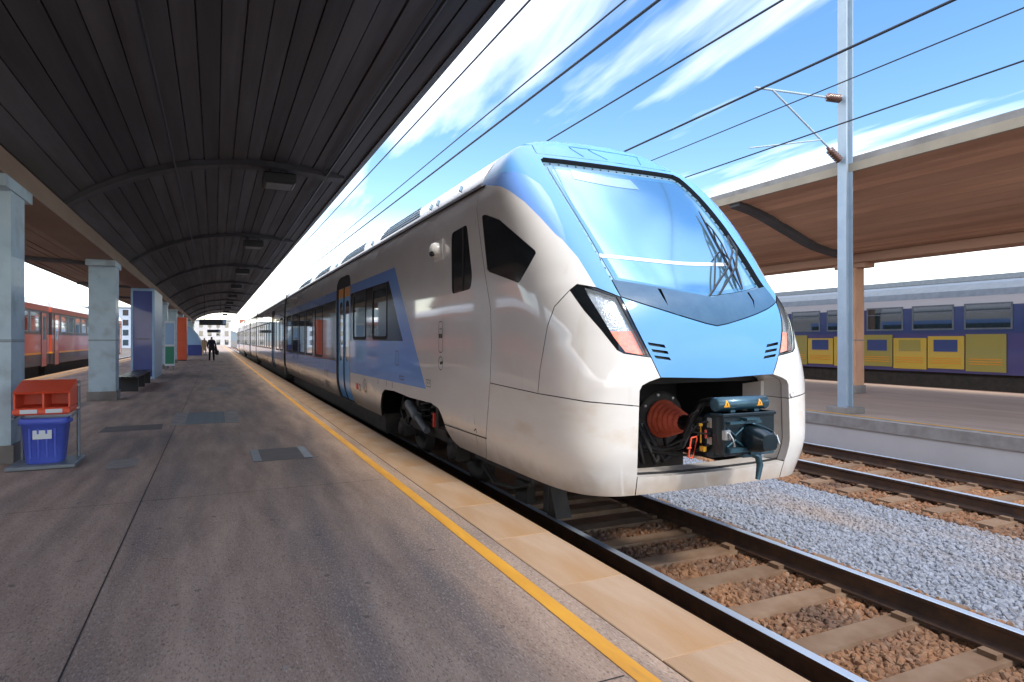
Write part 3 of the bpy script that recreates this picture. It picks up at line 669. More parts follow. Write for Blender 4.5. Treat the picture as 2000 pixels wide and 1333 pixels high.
m=MB(); m.lathe((-.335,4.18,1.2),(0,0,-1),[(0,.016),(.02,.016),(.022,.006),(.16,.006)],8); m.box((-.33,4.15,.97),(-.30,4.2,1.01)); tp('air_cock',m,'yellow',cp)

m=MB(); m.lathe((0,5.16,1.12),(0,-1,0),[(0,.27),(.03,.27),(.035,.22)],24); fl=tp('bellows_flange',m,'soot',cp)
for k in range(8):
    a=k*math.pi/4+.2; m=MB(); m.lathe((.24*math.cos(a),5.13,1.12+.24*math.sin(a)),(0,-1,0),[(0,.018),(.02,.018),(.022,.008)],6); tp('flange_bolt',m,'steel',cp)
for pts,r in (([(-.27,4.14,1.22),(-.33,4.2,1.2),(-.36,4.35,1.05),(-.34,4.6,.95)],.010),([(-.28,4.12,1.12),(-.35,4.18,1.12),(-.36,4.3,.98)],.008),([(-.26,4.12,1.04),(-.31,4.18,1.0),(-.30,4.4,.9),(-.35,4.8,.86)],.012),([(.05,4.3,1.3),(.2,4.5,1.36),(.4,4.8,1.3),(.6,5.2,1.2)],.014),([(-.6,5.2,1.3),(-.5,5.0,1.2),(-.46,4.98,1.05)],.02)):
    m=MB(); m.tube(pts,r,6); tp('cable',m,'rubber',cp)
m=MB(); m.box((-.285,4.105,1.17),(-.262,4.16,1.25)); m.box((-.285,4.105,1.03),(-.262,4.16,1.09)); tp('valve_block',m,'steel',cp)
m=MB(); m.box((.45,4.95,.72),(.78,5.6,1.1),0,.02); m.tube([(.5,4.95,.95),(.5,4.85,.9),(.6,4.85,.8)],.015,6); tp('equipment_box',m,'darkgrey')

# ------------------------------------------------------------------ car bodies
def side_regions(outer, loops, y0, y1, zt, s, collect=None):
    """outer: polygon (y,z). loops: (name, polygon, offset, material, gap?). s=-1 platform side. Builds one mesh per loop."""
    Vv=[]; Ee=[]; polys=[('body_side',outer,0.,None,True)]+loops
    def dens(pl):
        o=[]
        for i,p in enumerate(pl):
            q=pl[(i+1)%len(pl)]; dz=abs(q[1]-p[1]); n=max(1,int(dz/.12)); n=max(n,int(abs(q[0]-p[0])/1.5))
            for k in range(n): o.append((p[0]+(q[0]-p[0])*k/n,p[1]+(q[1]-p[1])*k/n))
        return o
    own=[]
    for li,(nm,pl,of_,mt,gp) in enumerate(polys):
        d=dens(pl); b0=len(Vv); Vv+=d
        for i in range(len(d)): Ee.append((b0+i,b0+(i+1)%len(d))); own.append(li)
    for z in (.6,.68,.76,.85,.95,1.1,2.5,2.9,3.1,3.2,3.3,3.4,3.48):
        for y in np.arange(y0+.3,y1,.9): Vv.append((y+z*.01,z+y*.0003))
    cv2,ce2,cf2,_,oe2,_=delaunay_2d_cdt([Vector(v) for v in Vv],Ee,[],0,1e-4)
    cv2=np.array([tuple(v) for v in cv2]); cen2=np.array([cv2[list(f)].mean(0) for f in cf2])
    inside=[inpoly(cen2,np.array(pl)) for _,pl,_,_,_ in polys]
    who=np.full(len(cf2),-1)
    for li,i in enumerate(inside): who[i&inside[0]]=li
    con=set()
    for (a,b),o in zip(ce2,oe2):
        if any(polys[own[q]][4] for q in o): con.add((min(a,b),max(a,b)))
    xw=halfw(cv2[:,1])*s
    ezz=1e-3; dwdz=(halfw(cv2[:,1]+ezz)-halfw(cv2[:,1]-ezz))/(2*ezz)
    nrm=np.stack([np.full(len(cv2),float(s)),np.zeros(len(cv2)),-dwdz],1); nrm/=np.linalg.norm(nrm,axis=1,keepdims=True)
    P=np.stack([xw,cv2[:,0],cv2[:,1]],1)
    res=[]
    for li,(nm,pl,of_,mt,gp) in enumerate(polys):
        ids=[i for i in range(len(cf2)) if who[i]==li]
        if not ids: continue
        res.append((nm,ids,of_,mt))
    return cf2,P,nrm,con,res,who
def build_side(parent, outer, loops, y0, y1, zt, s, merge, basemat='pearl', objs=None):
    cf2,P,nrm,con,res,who=side_regions(outer,loops,y0,y1,zt,s)
    tri_of={}
    for i,f in enumerate(cf2):
        for a,b in ((0,1),(1,2),(2,0)): tri_of.setdefault((min(f[a],f[b]),max(f[a],f[b])),[]).append(i)
    def mk(ids_list,mats):
        vs=[];nr=[];fs=[];ms=[];idx={}
        for ids,of_,mi in ids_list:
            sset=set(ids)
            for i in ids:
                f=list(cf2[i]); ff=[]
                for q in f:
                    if (q,of_) not in idx: idx[(q,of_)]=len(vs); vs.append(P[q]+nrm[q]*of_); nr.append(nrm[q])
                    ff.append(idx[(q,of_)])
                a,b,c=[np.array(vs[q]) for q in ff]
                if np.cross(b-a,c-a).dot(nrm[f[0]])<0: ff=ff[::-1]
                fs.append(ff); ms.append(mi)
                for a,b in ((0,1),(1,2),(2,0)):
                    k=(min(f[a],f[b]),max(f[a],f[b]))
                    if k in con and not any(j in sset for j in tri_of[k] if j!=i):
                        q=len(vs); A,Bb=f[a],f[b]; pa=P[A]+nrm[A]*of_; pb=P[Bb]+nrm[Bb]*of_
                        vs.extend([pa,pb,pb-nrm[Bb]*.035,pa-nrm[A]*.035]); nn=np.cross(pb-pa,-nrm[A]); l=np.linalg.norm(nn); nn=nn/l if l>1e-9 else np.array([0,0,1.])
                        nr.extend([nn]*4); fs.append([q,q+1,q+2,q+3]); ms.append(len(mats)-1)
        me=bpy.data.meshes.new('side'); me.from_pydata([tuple(v) for v in vs],[],fs)
        for m_ in mats: me.materials.append(M[m_])
        me.polygons.foreach_set('material_index',ms); me.polygons.foreach_set('use_smooth',[True]*len(fs))
        me.normals_split_custom_set_from_vertices([tuple(n) for n in nr]); return me
    made={}
    if merge:
        mats=[]; lst=[]
        for nm,ids,of_,mt in res:
            mt=mt or basemat
            if mt not in mats: mats.append(mt)
            lst.append((ids,of_,mats.index(mt)))
        o=link('body_side',mk(lst,mats+['rubber']),parent); o.location=(0,-TY,0); return {'body_side':[o]}
    mats=[basemat]; lst=[]
    for nm,ids,of_,mt in res:
        if nm in('body_side','stripe'):
            mt=mt or basemat
            if mt not in mats: mats.append(mt)
            lst.append((ids,of_,mats.index(mt)))
    o=link('body_side',mk(lst,mats+['rubber']),parent); o.location=(0,-TY,0); made['body_side']=[o]
    par={'pane':'window_band','door_leaf':'door_frame','door_window':'door_leaf','door_head':'door_leaf'}
    made_obj=[]
    for nm,ids,of_,mt in res:
        if nm in('body_side','stripe'): continue
        o=link(nm,mk([(ids,of_,0)],[mt,'rubber']),parent); o.location=(0,-TY,0); made.setdefault(nm,[]).append(o)
    return made
def rr(ya,yb,za,zb,r=.08): return fillet([(ya,za),(yb,za),(yb,zb),(ya,zb)],r,3)
def door_loops(c):
    d=c-14.615
    sh=lambda pl: [(y+d,z) for y,z in pl]
    return [('door_frame',sh([(13.76,.54),(13.76,3.06),(13.82,3.2),(13.98,3.29),(14.2,3.32),(15.03,3.32),(15.25,3.29),(15.41,3.2),(15.47,3.06),(15.47,.54)]),-.012,'rubber',True),
      ('door_leaf',sh(rr(13.87,14.60,.57,3.07,.03)),-.03,'door',True),('door_leaf',sh(rr(14.63,15.36,.57,3.07,.03)),-.03,'door',True),
      ('door_head',sh(rr(13.885,14.59,2.85,3.06,.02)),-.027,'orange',False),('door_head',sh(rr(14.64,15.345,2.85,3.06,.02)),-.027,'orange',False),
      ('door_window',sh(fillet([(14.03,1.42),(14.45,1.42),(14.45,2.76),(14.03,2.76)],.2,4)),-.036,'pane',True),
      ('door_window',sh(fillet([(14.79,1.42),(15.2,1.42),(15.2,2.76),(14.79,2.76)],.2,4)),-.036,'pane',True)]
def frame(a,b,za,zb): return ('window_frame',rr(a-.06,b+.06,za-.06,zb+.06,.11),-.002,'rubber',True)
def pane(a,b,za=1.49,zb=2.76): return ('pane',rr(a,b,za,zb,.07),-.014,'pane',True)
def fix_parents(made):
    """door windows and heads become children of the leaf they sit in, panes of the band they sit in"""
    def bbox(o):
        c=[Vector(v) for v in o.bound_box]; return min(v.y for v in c),max(v.y for v in c)
    for ch,pa in (('pane','window_band'),('window_frame','window_band'),('door_leaf','door_frame'),('door_window','door_frame'),('door_head','door_frame')):
        for o in made.get(ch,[]):
            a,b=bbox(o); mid=(a+b)/2
            best=min(made[pa],key=lambda q: abs((bbox(q)[0]+bbox(q)[1])/2-mid))
            o.parent=best; o.location=(0,0,0)
def roof_mesh(y0,y1,name='roof'):
    zs=np.concatenate([np.linspace(3.585,4.0,7),np.linspace(4.04,4.2,7)]); prof=[(-float(halfw(z)),z) for z in zs]+[(float(halfw(z)),z) for z in zs[::-1]]
    m=MB(); m.ring([[(x,y0,z) for x,z in prof],[(x,y1,z) for x,z in prof]],0,True,True,closed=True)
    return tp(name,m,'roof')
# first car -----------------------------------------------------------------
arch=[(6.6,.6),(7.30,.6),(7.50,.66),(7.64,.78),(7.72,.93),(7.86,1.02),(8.15,1.06),(9.2,1.05),(10.1,1.08),(10.72,1.06),(10.92,.98),(11.05,.85),(11.33,.6),(11.42,.535)]
outer1=arch+[(27.45,.53),(27.45,3.57),(6.6,3.57)]
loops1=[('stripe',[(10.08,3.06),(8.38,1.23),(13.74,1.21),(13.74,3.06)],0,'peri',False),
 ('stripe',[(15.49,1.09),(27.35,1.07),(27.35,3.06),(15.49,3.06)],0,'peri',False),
 ('window_band',[(13.70,2.87),(10.45,2.87),(9.56,1.88),(13.70,1.88)],-.006,'winglass',True),
 ('window_band',[(15.55,1.40),(27.25,1.40),(27.25,2.84),(15.55,2.84)],-.006,'winglass',True),
 frame(12.27,13.42,1.96,2.79),('pane',rr(12.27,13.42,1.96,2.79,.06),-.014,'pane',True),frame(10.62,11.62,1.96,2.79),('pane',fillet([(10.62,2.79),(11.62,2.79),(11.62,1.96),(10.62,1.96)],.06,3),-.014,'pane',True)]
for a,b in ((17.7,19.05),(19.65,21.1),(21.5,22.9),(23.3,24.95),(25.4,26.95)): loops1+=[frame(a,b,1.49,2.76),pane(a,b)]
loops1+= door_loops(14.615)
cabw=fillet([(7.38,3.2),(6.86,3.22),(6.66,2.62),(6.70,2.47),(7.33,2.45)],.07,3)
loops1+= [('cab_window',cabw,-.012,'winglass',True)]
mk1=build_side(train,outer1,loops1,6.6,27.45,3.57,-1,False); fix_parents(mk1)
m=MB(); m.box((-1.405,6.965,2.44),(-1.39,6.995,3.2)); tp('window_bar',m,'rubber',mk1['cab_window'][0])
build_side(train,outer1,loops1,6.6,27.45,3.57,1,True)
roof_mesh(6.6,27.45)
def ribbon(name,pts,w,mats,parent=None,off=.002):
    """thin flat marking on the platform side of the body, pts in (y,z)"""
    m=MB()
    for (a,b),(c,d) in zip(pts[:-1],pts[1:]):
        t=Vector((c-a,d-b)); t=t.normalized()*w/2; n=Vector((-t.y,t.x)); a2,b2=a-t.x*.9,b-t.y*.9; c2,d2=c+t.x*.9,d+t.y*.9
        q=[(a2+n.x,b2+n.y),(c2+n.x,d2+n.y),(c2-n.x,d2-n.y),(a2-n.x,b2-n.y)]
        m.add([(-float(halfw(z))-off,y,z) for y,z in q],[(0,1,2,3)])
    return tp(name,m,mats,parent)
for z in (3.575,): 
    m=MB(); m.box((-1.347,6.45,z-.006),(-1.325,90,z+.014)); m.box((1.325,6.45,z-.006),(1.347,90,z+.014)); tp('roof_seam',m,'rubber')
ribbon('access_seam',[(7.66,.835),(6.95,.84),(6.28,.85)],.014,'rubber')
ribbon('access_latch',[(6.62,.89),(6.56,.92),(6.55,.88)],.014,'ink')
def rrect(a,b,za,zb,r): p=rr(a,b,za,zb,r); return p+[p[0]]
def circ(y,z,r,n=20): return [(y+r*math.cos(2*math.pi*k/n),z+r*math.sin(2*math.pi*k/n)) for k in range(n+1)]
ribbon('door_opener_plate',rrect(7.68,7.83,1.74,2.13,.05),.010,'ink')
m=MB()
for y in (7.705,7.77): m.box((-1.415,y,1.92),(-1.409,y+.04,1.975))
for y in (7.72,7.77): m.box((-1.413,y,2.03),(-1.409,y+.02,2.045))
tp('opener_socket',m,'ink')
ribbon('earth_sign',circ(7.755,1.60,.085),.010,'ink'); m=MB(); m.box((-1.413,7.73,1.585),(-1.409,7.78,1.62)); m.box((-1.413,7.69,1.59),(-1.409,7.71,1.63)); tp('earth_mark',m,'ink')
ribbon('lifting_sign',rrect(8.17,8.36,1.27,1.36,.01),.010,'ink'); ribbon('lifting_mark',[(8.30,1.31),(8.30,1.33)],.02,'ink'); ribbon('lifting_mark',[(8.23,1.31),(8.23,1.33)],.02,'ink')
ribbon('earth_sign',circ(12.30,1.02,.12),.02,'ink'); ribbon('earth_mark',[(12.33,1.07),(12.27,1.03),(12.33,.97)],.022,'ink')
m=MB(); m.box((-1.412,12.93,.90),(-1.402,13.1,1.02)); tp('fire_point_sign',m,'inkred'); ribbon('letter_mark',[(12.82,1.01),(12.74,1.0),(12.72,.95),(12.74,.9),(12.82,.89)],.03,'ink')
ribbon('jack_sign',rrect(9.82,9.98,1.5,1.72,.03),.012,'ink'); ribbon('jack_sign',rrect(9.5,9.75,1.29,1.34,.01),.012,'ink')
for y in (16.75,17.0,17.25): ribbon('data_panel',[(y,.98),(y,1.06)],.06,'ink')
ribbon('data_panel',[(16.7,.82),(17.3,.82)],.03,'ink'); ribbon('data_panel',[(16.7,.76),(17.3,.76)],.03,'ink'); ribbon('data_panel',[(17.3,1.11),(16.7,1.11)],.02,'ink')
for y in (11.2,10.6,10.2): ribbon('jacking_mark',[(y,1.13),(y,1.2)],.03,'ink')
# side camera in its round housing
m=MB(); m.box((-1.42,7.66,2.91),(-1.405,8.0,3.17)); tp('camera_plate',m,'whitepl')
m=MB(); m.lathe((-1.415,7.83,3.04),(-1,0,0),[(0,.10),(.05,.10),(.085,.085),(.11,.05),(.118,.015)],18); cpl=tp('side_camera',m,'whitepl')
m=MB(); m.lathe((-1.49,7.80,3.0),(-1,-.6,-.5),[(0,.035),(.05,.033),(.052,.01)],12); tp('camera_lens',m,'blackgloss',cpl)
# roof louvres and roof details on the platform side slope
def slope(y,z,o=0):
    x=-float(halfw(z)); dz=1e-3; t=(float(halfw(z+dz))-float(halfw(z-dz)))/(2*dz); n=Vector((-1,0,-t)).normalized(); return Vector((x,y,z))+n*o
for ya,yb in ((9.1,11.6),(13.0,15.6),(17.4,20),(21,24)):
    m=MB(); zz=[3.72,3.78,3.84,3.9,3.95]
    m.add([slope(y,z,.003) for z in zz for y in (ya+(z-3.72)*2.2,yb)],[(i*2,i*2+1,i*2+3,i*2+2) for i in range(4)]); lv=tp('roof_louvre',m,'louvre')
    m=MB()
    for z in zz: m.tube([slope(ya+(z-3.72)*2.2,z,.006),slope(yb,z,.006)],.004,4)
    tp('louvre_slats',m,'louvre',lv)
m=MB()
for y in (7.4,8.3,8.6,12.3,16.3): m.tube([slope(y,3.72,.01),slope(y+.06,3.8,.01)],.012,5)
tp('roof_eyes',m,'louvre')
m=MB()
for ya,yb in ((8.2,12.5),(14,18.5),(20,26)): m.box((-.6,ya,4.17),(.6,yb,4.28),0,.04)
tp('roof_equipment',m,'roof')
# hatch lines on the roof hood
def surf_tube(pts,r,name,mats):
    P=dirs2p(np.array([p2dir(p) for p in pts])); n=grad(P); m=MB(); m.tube([Vector(p+q*.001) for p,q in zip(P,n)],r,5); return tp(name,m,mats)
M['hairline']=mat('shadow_gap_blue',(.06,.22,.38),rough=.6)
zr=lambda x,y: (x,y,zroof(x)-max(0,(6.45-y))*.28)
surf_tube([zr(x,6.36) for x in np.linspace(-.34,.62,12)],.006,'hatch_edge','hairline')
for xa,xb in ((-.34,-.30),(-.08,0.04),(.62,.52)): surf_tube([zr(xa+(xb-xa)*t,6.36-.3*t) for t in np.linspace(0,1,5)],.006,'hatch_edge','hairline')
# the other cars ------------------------------------------------------------
def gangway(y0,y1):
    m=MB(); n=int((y1-y0)/.12)
    for k in range(n):
        a=y0+(y1-y0)*k/n; b=a+(y1-y0)/n*.82; w=1.30 if k%2 else 1.26
        m.box((-w,a,.62),(w,b,3.62),0,.05)
    tp('gangway_bellows',m,'rubber')
    m=MB(); m.tube([(-1.33,y0+.3,3.75),(-1.36,y0+.32,3.4),(-1.36,y0+.32,1.0),(-1.34,y0+.3,.5)],.03,6); m.box((-1.4,y0+.15,.45),(-1.25,y0+.5,.8)); tp('jumper_cable',m,'black')
cars=[(28.2,47.7,33.6),(48.4,68.7,56.5),(69.4,90.6,83.)]
for (a,b,dc) in cars:
    gangway(a-.75,a+.02)
    outer=[(a,.53),(b,.53),(b,3.57),(a,3.57)]
    da,db=dc-.87,dc+.87
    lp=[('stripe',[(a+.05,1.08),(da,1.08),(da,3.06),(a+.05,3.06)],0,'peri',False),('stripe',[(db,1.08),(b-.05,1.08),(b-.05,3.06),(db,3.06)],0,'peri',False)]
    lp+=[('window_band',[(a+.2,1.40),(da-.08,1.40),(da-.08,2.84),(a+.2,2.84)],-.006,'winglass',True),('window_band',[(db+.08,1.40),(b-.2,1.40),(b-.2,2.84),(db+.08,2.84)],-.006,'winglass',True)]
    y=a+.5
    while y+1.4<da-.3: lp+=[frame(y,y+1.4,1.49,2.76),pane(y,y+1.4)]; y+=1.85
    y=db+.4
    while y+1.4<b-.3: lp+=[frame(y,y+1.4,1.49,2.76),pane(y,y+1.4)]; y+=1.85
    lp+=door_loops(dc)
    mk=build_side(train,outer,lp,a,b,3.57,-1,False); fix_parents(mk)
    build_side(train,outer,lp[:4],a,b,3.57,1,True)
    roof_mesh(a,b)
    m=MB()
    for k in range(4): m.box((-.6,a+1+k*4.6,4.17),(.6,a+4.6+k*4.6,4.27),0,.04)
    tp('roof_equipment',m,'roof')
    m=MB(); m.box((-1.36,a,.5),(1.36,a+.06,3.6)); m.box((-1.36,b-.06,.5),(1.36,b,3.6)); tp('end_wall',m,'rubber')
m=MB(); m.box((-1.3,27.39,.5),(1.3,27.44,3.6)); tp('end_wall',m,'rubber')
# underframe and bogies
m=MB(); m.box((-1.0,6.0,.40),(1.0,7.6,.62)); m.box((-1.2,11.5,.2),(1.2,26.2,.56)); 
for a,b,_ in cars: m.box((-1.2,a+1.6,.2),(1.2,b-1.6,.56))
m.box((-1.25,6.9,1.2),(1.25,11.5,1.28)); m.box((-.3,6.9,.6),(.3,11.5,1.25))
tp('underframe',m,'soot')
m=MB()
for x in (-.98,-1.02): m.tube([(x,7.3,.36),(x-.02,6.9,.22),(x,6.4,.26),(x,6.0,.38)],.02,6)
m.box((-.86,5.9,.1),(-.66,6.0,.5)); m.box((-.95,6.2,.12),(-.85,6.5,.34)); m.prism([(5.75,.06),(5.95,.06),(6.1,.5),(5.95,.5)],0,-.84,-.66)
tp('rail_guard',m,'soot')
def bogie(yc,detail):
    b=link('bogie',None,train,(0,yc-TY,0))
    for dy in (-1.25,1.25):
        w=MB()
        for s in (-1,1):
            w.lathe((s*.70,dy,.42),(s,0,0),[(0,.40),(.0,.45),(.03,.45),(.04,.42),(.13,.415),(.131,.36),(.09,.33),(.09,.2),(.14,.16),(.22,.15),(.24,.08)],28)
        w.tube([(-.7,dy,.42),(.7,dy,.42)],.08,10); tp('wheelset',w,'soot',b)
    for s in (-1,1):
        f=MB(); f.box((s*1.0-.1,-1.5,.70),(s*1.0+.1,-1.0,.86),0,.02); f.box((s*1.0-.1,1.0,.70),(s*1.0+.1,1.5,.86),0,.02); f.box((s*1.0-.1,-1.02,.46),(s*1.0+.1,1.02,.66),0,.03)
        f.prism([(-1.1,.84),(-.8,.66),(-1.0,.5),(-1.25,.72)],0,s*1.0-.1,s*1.0+.1); f.prism([(1.1,.84),(.8,.66),(1.0,.5),(1.25,.72)],0,s*1.0-.1,s*1.0+.1)
        f.box((s*1.06-.05,-.55,.62),(s*1.06+.05,-.43,1.06)); f.box((s*1.06-.05,.43,.62),(s*1.06+.05,.55,1.06)); f.box((s*1.06-.06,-.6,.98),(s*1.06+.06,.6,1.07),0,.02)
        tp('bogie_frame',f,'soot',b)
        if detail and s<0:
            d=MB(); d.tube([(-1.17,.75,.86),(-1.2,.2,.72)],.075,12); d.tube([(-1.2,.22,.725),(-1.22,-.35,.58)],.05,10); d.lathe((-1.17,.78,.87),(0,1,.25),[(0,.06),(.06,.05)],10); tp('damper',d,'grey',b)
            for dy in (-1.25,1.25): a=MB(); a.box((-1.14,dy-.16,.28),(-.96,dy+.16,.60),0,.03); a.lathe((-1.14,dy,.42),(-1,0,0),[(0,.12),(.05,.11),(.07,.05)],14); tp('axle_box',a,'soot',b)
            for dy in (-.25,.25):
                a=MB(); a.tube([(-1.0+.11*math.cos(t),dy+.11*math.sin(t),.67+.03*t/2) for t in np.linspace(0,18,70)],.018,5); tp('coil_spring',a,'black',b)
            a=MB(); a.box((-1.2,-.62,.66),(-1.17,-.56,.86)); tp('red_tell_tale',a,'inkred',b)
            for dy in (-.10,.18,.42): a=MB(); a.lathe((-1.3,dy,1.09),(0,0,1),[(0,.022),(.08,.025),(.12,.008)],8); tp('white_cap',a,'whitepl',b)
            a=MB(); a.tube([(-1.1,1.3,1.0),(-1.15,1.35,.7),(-1.12,1.1,.5),(-1.12,.8,.5)],.018,6); a.tube([(-1.12,-1.0,.9),(-1.16,-1.3,.7),(-1.15,-1.5,.5)],.018,6)
            tp('brake_hose',a,'rubber',b)
bogie(9.3,True)
for y in (27.8,48.05,69.05,88.): bogie(y,False)

# ================================================================== GROUND, TRACKS, PLATFORMS
def sheet(name,x0,x1,y0,y1,z,mats,kind='structure',parent=None):
    m=MB(); m.add([(x0,y0,z),(x1,y0,z),(x1,y1,z),(x0,y1,z)],[(0,1,2,3)]); return m.build(name,mats,parent,kind=kind)
sheet('ground',-900,1200,-300,2500,-.62,'ground')
def bed(name,x0,x1,y0,y1,z,mats):
    m=MB(); m.box((x0,y0,-.61),(x1,y1,z)); return m.build(name,mats,None,kind='structure')
bed('track_bed',2.5,5.35,-8,200,-.235,'bal1'); bed('track_side',5.36,7.75,-8,200,-.245,'bal2'); bed('track_bed',7.76,10.9,-8,200,-.235,'bal1')
bed('track_bed',-9.9,-6.5,-20,200,-.235,'bal1'); bed('track_bed',20.3,32,-20,200,-.235,'bal1')
def railprof(): return [(-.07,-.172),(.07,-.172),(.07,-.155),(.014,-.13),(.012,-.045),(.034,-.03),(.036,-.004),(-.036,-.004),(-.034,-.03),(-.012,-.045),(-.014,-.13),(-.07,-.155)]
def track(xc,y0,y1,sl,label):
    t=thing('railway_track',(xc,0,-.2),label,'railway track','tracks through the station')
    for s in (-.7475,.7475):
        m=MB(); p=railprof(); m.ring([[(s+u,y0,v+.2) for u,v in p],[(s+u,y1,v+.2) for u,v in p]],0,True,False); r=m.build('rail','rust',t)
        m=MB(); m.add([(s-.036,y0,.1975),(s-.03,y0,.2),(s+.03,y0,.2),(s+.036,y0,.1975),(s-.036,y1,.1975),(s-.03,y1,.2),(s+.03,y1,.2),(s+.036,y1,.1975)],[(0,1,5,4),(1,2,6,5),(2,3,7,6)]); m.build('rail_head','rail',r)
    me=None
    for k in range(sl[1]):
        if me is None:
            m=MB(); pr=[(-.13,-.16),(.13,-.16),(.10,.02),(-.10,.02)]
            m.prism(pr,0,-1.3,1.3)
            for s in (-.7475,.7475):
                for q in (-.12,.12): m.box((s+q-.035,-.06,.02),(s+q+.035,.06,.055))
            me=m.mesh('sleeper','sleeper')
        o=link('sleeper',me,t,(rnd.uniform(-.02,.02),sl[0]+k*.6,0)); o.rotation_euler[2]=rnd.uniform(-.012,.012)
    return t
track(4.01,-8,200,(-1.7,17),'rust brown railway track directly under the white and blue train')
track(9.15,-8,200,(.1,110),'empty railway track with shiny rails alongside the far platform')
track(-8.2,-20,200,(0,0),'railway track on which the red coaches stand')
track(23.6,-20,200,(0,0),'railway track beyond the far platform with the violet train on it')
# loose stones as real geometry
def stones(name,x0,x1,y0,y1,z,dens,mats,size,seed):
    m=MB(); m.add([(x0,y0,z),(x1,y0,z),(x1,y1,z),(x0,y1,z)],[(0,1,2,3)]); o=m.build(name,mats,None,kind='stuff')
    ng=bpy.data.node_groups.new(name,'GeometryNodeTree'); ng.interface.new_socket('Geometry',in_out='INPUT',socket_type='NodeSocketGeometry'); ng.interface.new_socket('Geometry',in_out='OUTPUT',socket_type='NodeSocketGeometry')
    n=lambda t,**k: N(t,ng,**k)
    gi=n('NodeGroupInput'); go=n('NodeGroupOutput'); ds=n('GeometryNodeDistributePointsOnFaces'); ds.inputs['Density'].default_value=dens; ds.inputs['Seed'].default_value=seed
    ng.links.new(gi.outputs[0],ds.inputs['Mesh'])
    jn=n('GeometryNodeGeometryToInstance')
    for k in range(3):
        ic=n('GeometryNodeMeshIcoSphere'); ic.inputs['Radius'].default_value=size; ic.inputs['Subdivisions'].default_value=1 if k else 2
        sp=n('GeometryNodeSetPosition'); nn=n('ShaderNodeTexNoise'); nn.noise_dimensions='4D'; nn.inputs['W'].default_value=k*3.1+seed; nn.inputs['Scale'].default_value=.9/size*.5
        sb=n('ShaderNodeVectorMath',operation='SUBTRACT'); sb.inputs[1].default_value=(.5,.5,.5); sc=n('ShaderNodeVectorMath',operation='SCALE'); sc.inputs['Scale'].default_value=size*1.9
        ng.links.new(nn.outputs['Color'],sb.inputs[0]); ng.links.new(sb.outputs[0],sc.inputs[0]); ng.links.new(sc.outputs[0],sp.inputs['Offset'])
        ng.links.new(ic.outputs[0],sp.inputs['Geometry']); sm=n('GeometryNodeSetMaterial'); sm.inputs['Material'].default_value=M[mats]
        ng.links.new(sp.outputs[0],sm.inputs[0]); ng.links.new(sm.outputs[0],jn.inputs[0])
    ip=n('GeometryNodeInstanceOnPoints'); ng.links.new(ds.outputs['Points'],ip.inputs['Points']); ng.links.new(jn.outputs[0],ip.inputs['Instance']); ip.inputs['Pick Instance'].default_value=True
    rv=n('FunctionNodeRandomValue',data_type='FLOAT_VECTOR'); rv.inputs[1].default_value=(6.28,6.28,6.28); ng.links.new(rv.outputs[0],ip.inputs['Rotation'])
    rs=n('FunctionNodeRandomValue',data_type='FLOAT'); rs.inputs[2].default_value=.4; rs.inputs[3].default_value=1.5; ng.links.new(rs.outputs[1],ip.inputs['Scale'])
    j2=n('GeometryNodeJoinGeometry'); ng.links.new(gi.outputs[0],j2.inputs[0]); ng.links.new(ip.outputs[0],j2.inputs[0]); ng.links.new(j2.outputs[0],go.inputs[0])
    md=o.modifiers.new('stones','NODES'); md.node_group=ng; return o
M['st1']=mat('rusty_stone',(.25,.115,.05),(.13,.07,.042),1.2,.9,c3=(.27,.19,.13),s3=9,obj_rand=.3)
M['st2']=mat('grey_stone',(.19,.215,.27),(.265,.29,.335),1.0,.9,c3=(.18,.175,.175),s3=8,obj_rand=.2)
world_tone(M['st2'],.8,(.27,.21,.17),.52,.75); world_tone(M['bal2'],.8,(.22,.17,.14),.52,.75); world_tone(M['st1'],1.3,(.10,.062,.045),.45,.7); world_tone(M['st1'],.9,(.34,.17,.075),.55,.75)
stones('track_ballast',2.6,5.35,.3,6.2,-.225,900,'st1',.026,1)
stones('grey_ballast',5.35,7.75,1.,16,-.238,1000,'st2',.022,2)
stones('far_track_ballast',7.75,10.85,2,26,-.225,650,'st1',.028,3)

# ------------------------------------------------------------------ near platform
PZ=.42
pl=thing('platform',(-2,0,PZ-1.04),'grey brown platform under the dark canopy beside the white train','platform',kind='structure')
del pl['category']; del pl['label']
def off(mb,dx,dz): mb.v=[(x-dx,y,z-dz) for x,y,z in mb.v]; return mb
def pp(name,mb,mats): return off(mb,-2,PZ-1.04).build(name,mats,pl)
m=MB(); m.add([(-6.0,-10,PZ-.004),(1.868,-10,PZ-.004),(1.868,190,PZ-.004),(-6.0,190,PZ-.004)],[(0,1,2,3)]); pp('paved_surface',m,'asphalt')
m=MB(); m.box((2.20,-10,-.6),(2.30,190,PZ-.17)); m.box((-6.36,-10,-.6),(-6.28,190,PZ-.17)); pp('retaining_wall',m,'concrete')
m=MB(); m.box((1.875,46,PZ-.17),(2.34,190,PZ)); m.box((-6.42,-10,PZ-.17),(-6.005,190,PZ)); pp('coping_run',m,'coping')
cm=None
for k in range(50):
    y=-3+k*.98
    if cm is None:
        m=MB(); m.box((-.2325,-.4885,-.17),(.2325,.4885,0),0,.004); cm=m.mesh('coping_stone','coping')
    o=link('coping_stone',cm,pl,(2.1075+2+rnd.uniform(-.002,.002),y,1.04+rnd.uniform(-.002,.002)))
m=MB(); m.add([(1.66,-10,PZ),(1.755,-10,PZ),(1.755,190,PZ),(1.66,190,PZ)],[(0,1,2,3)]); pp('yellow_line',m,'yline')
m=MB(); m.add([(-5.72,-10,PZ),(-5.6,-10,PZ),(-5.6,190,PZ),(-5.72,190,PZ)],[(0,1,2,3)]); pp('yellow_line',m,'yline')
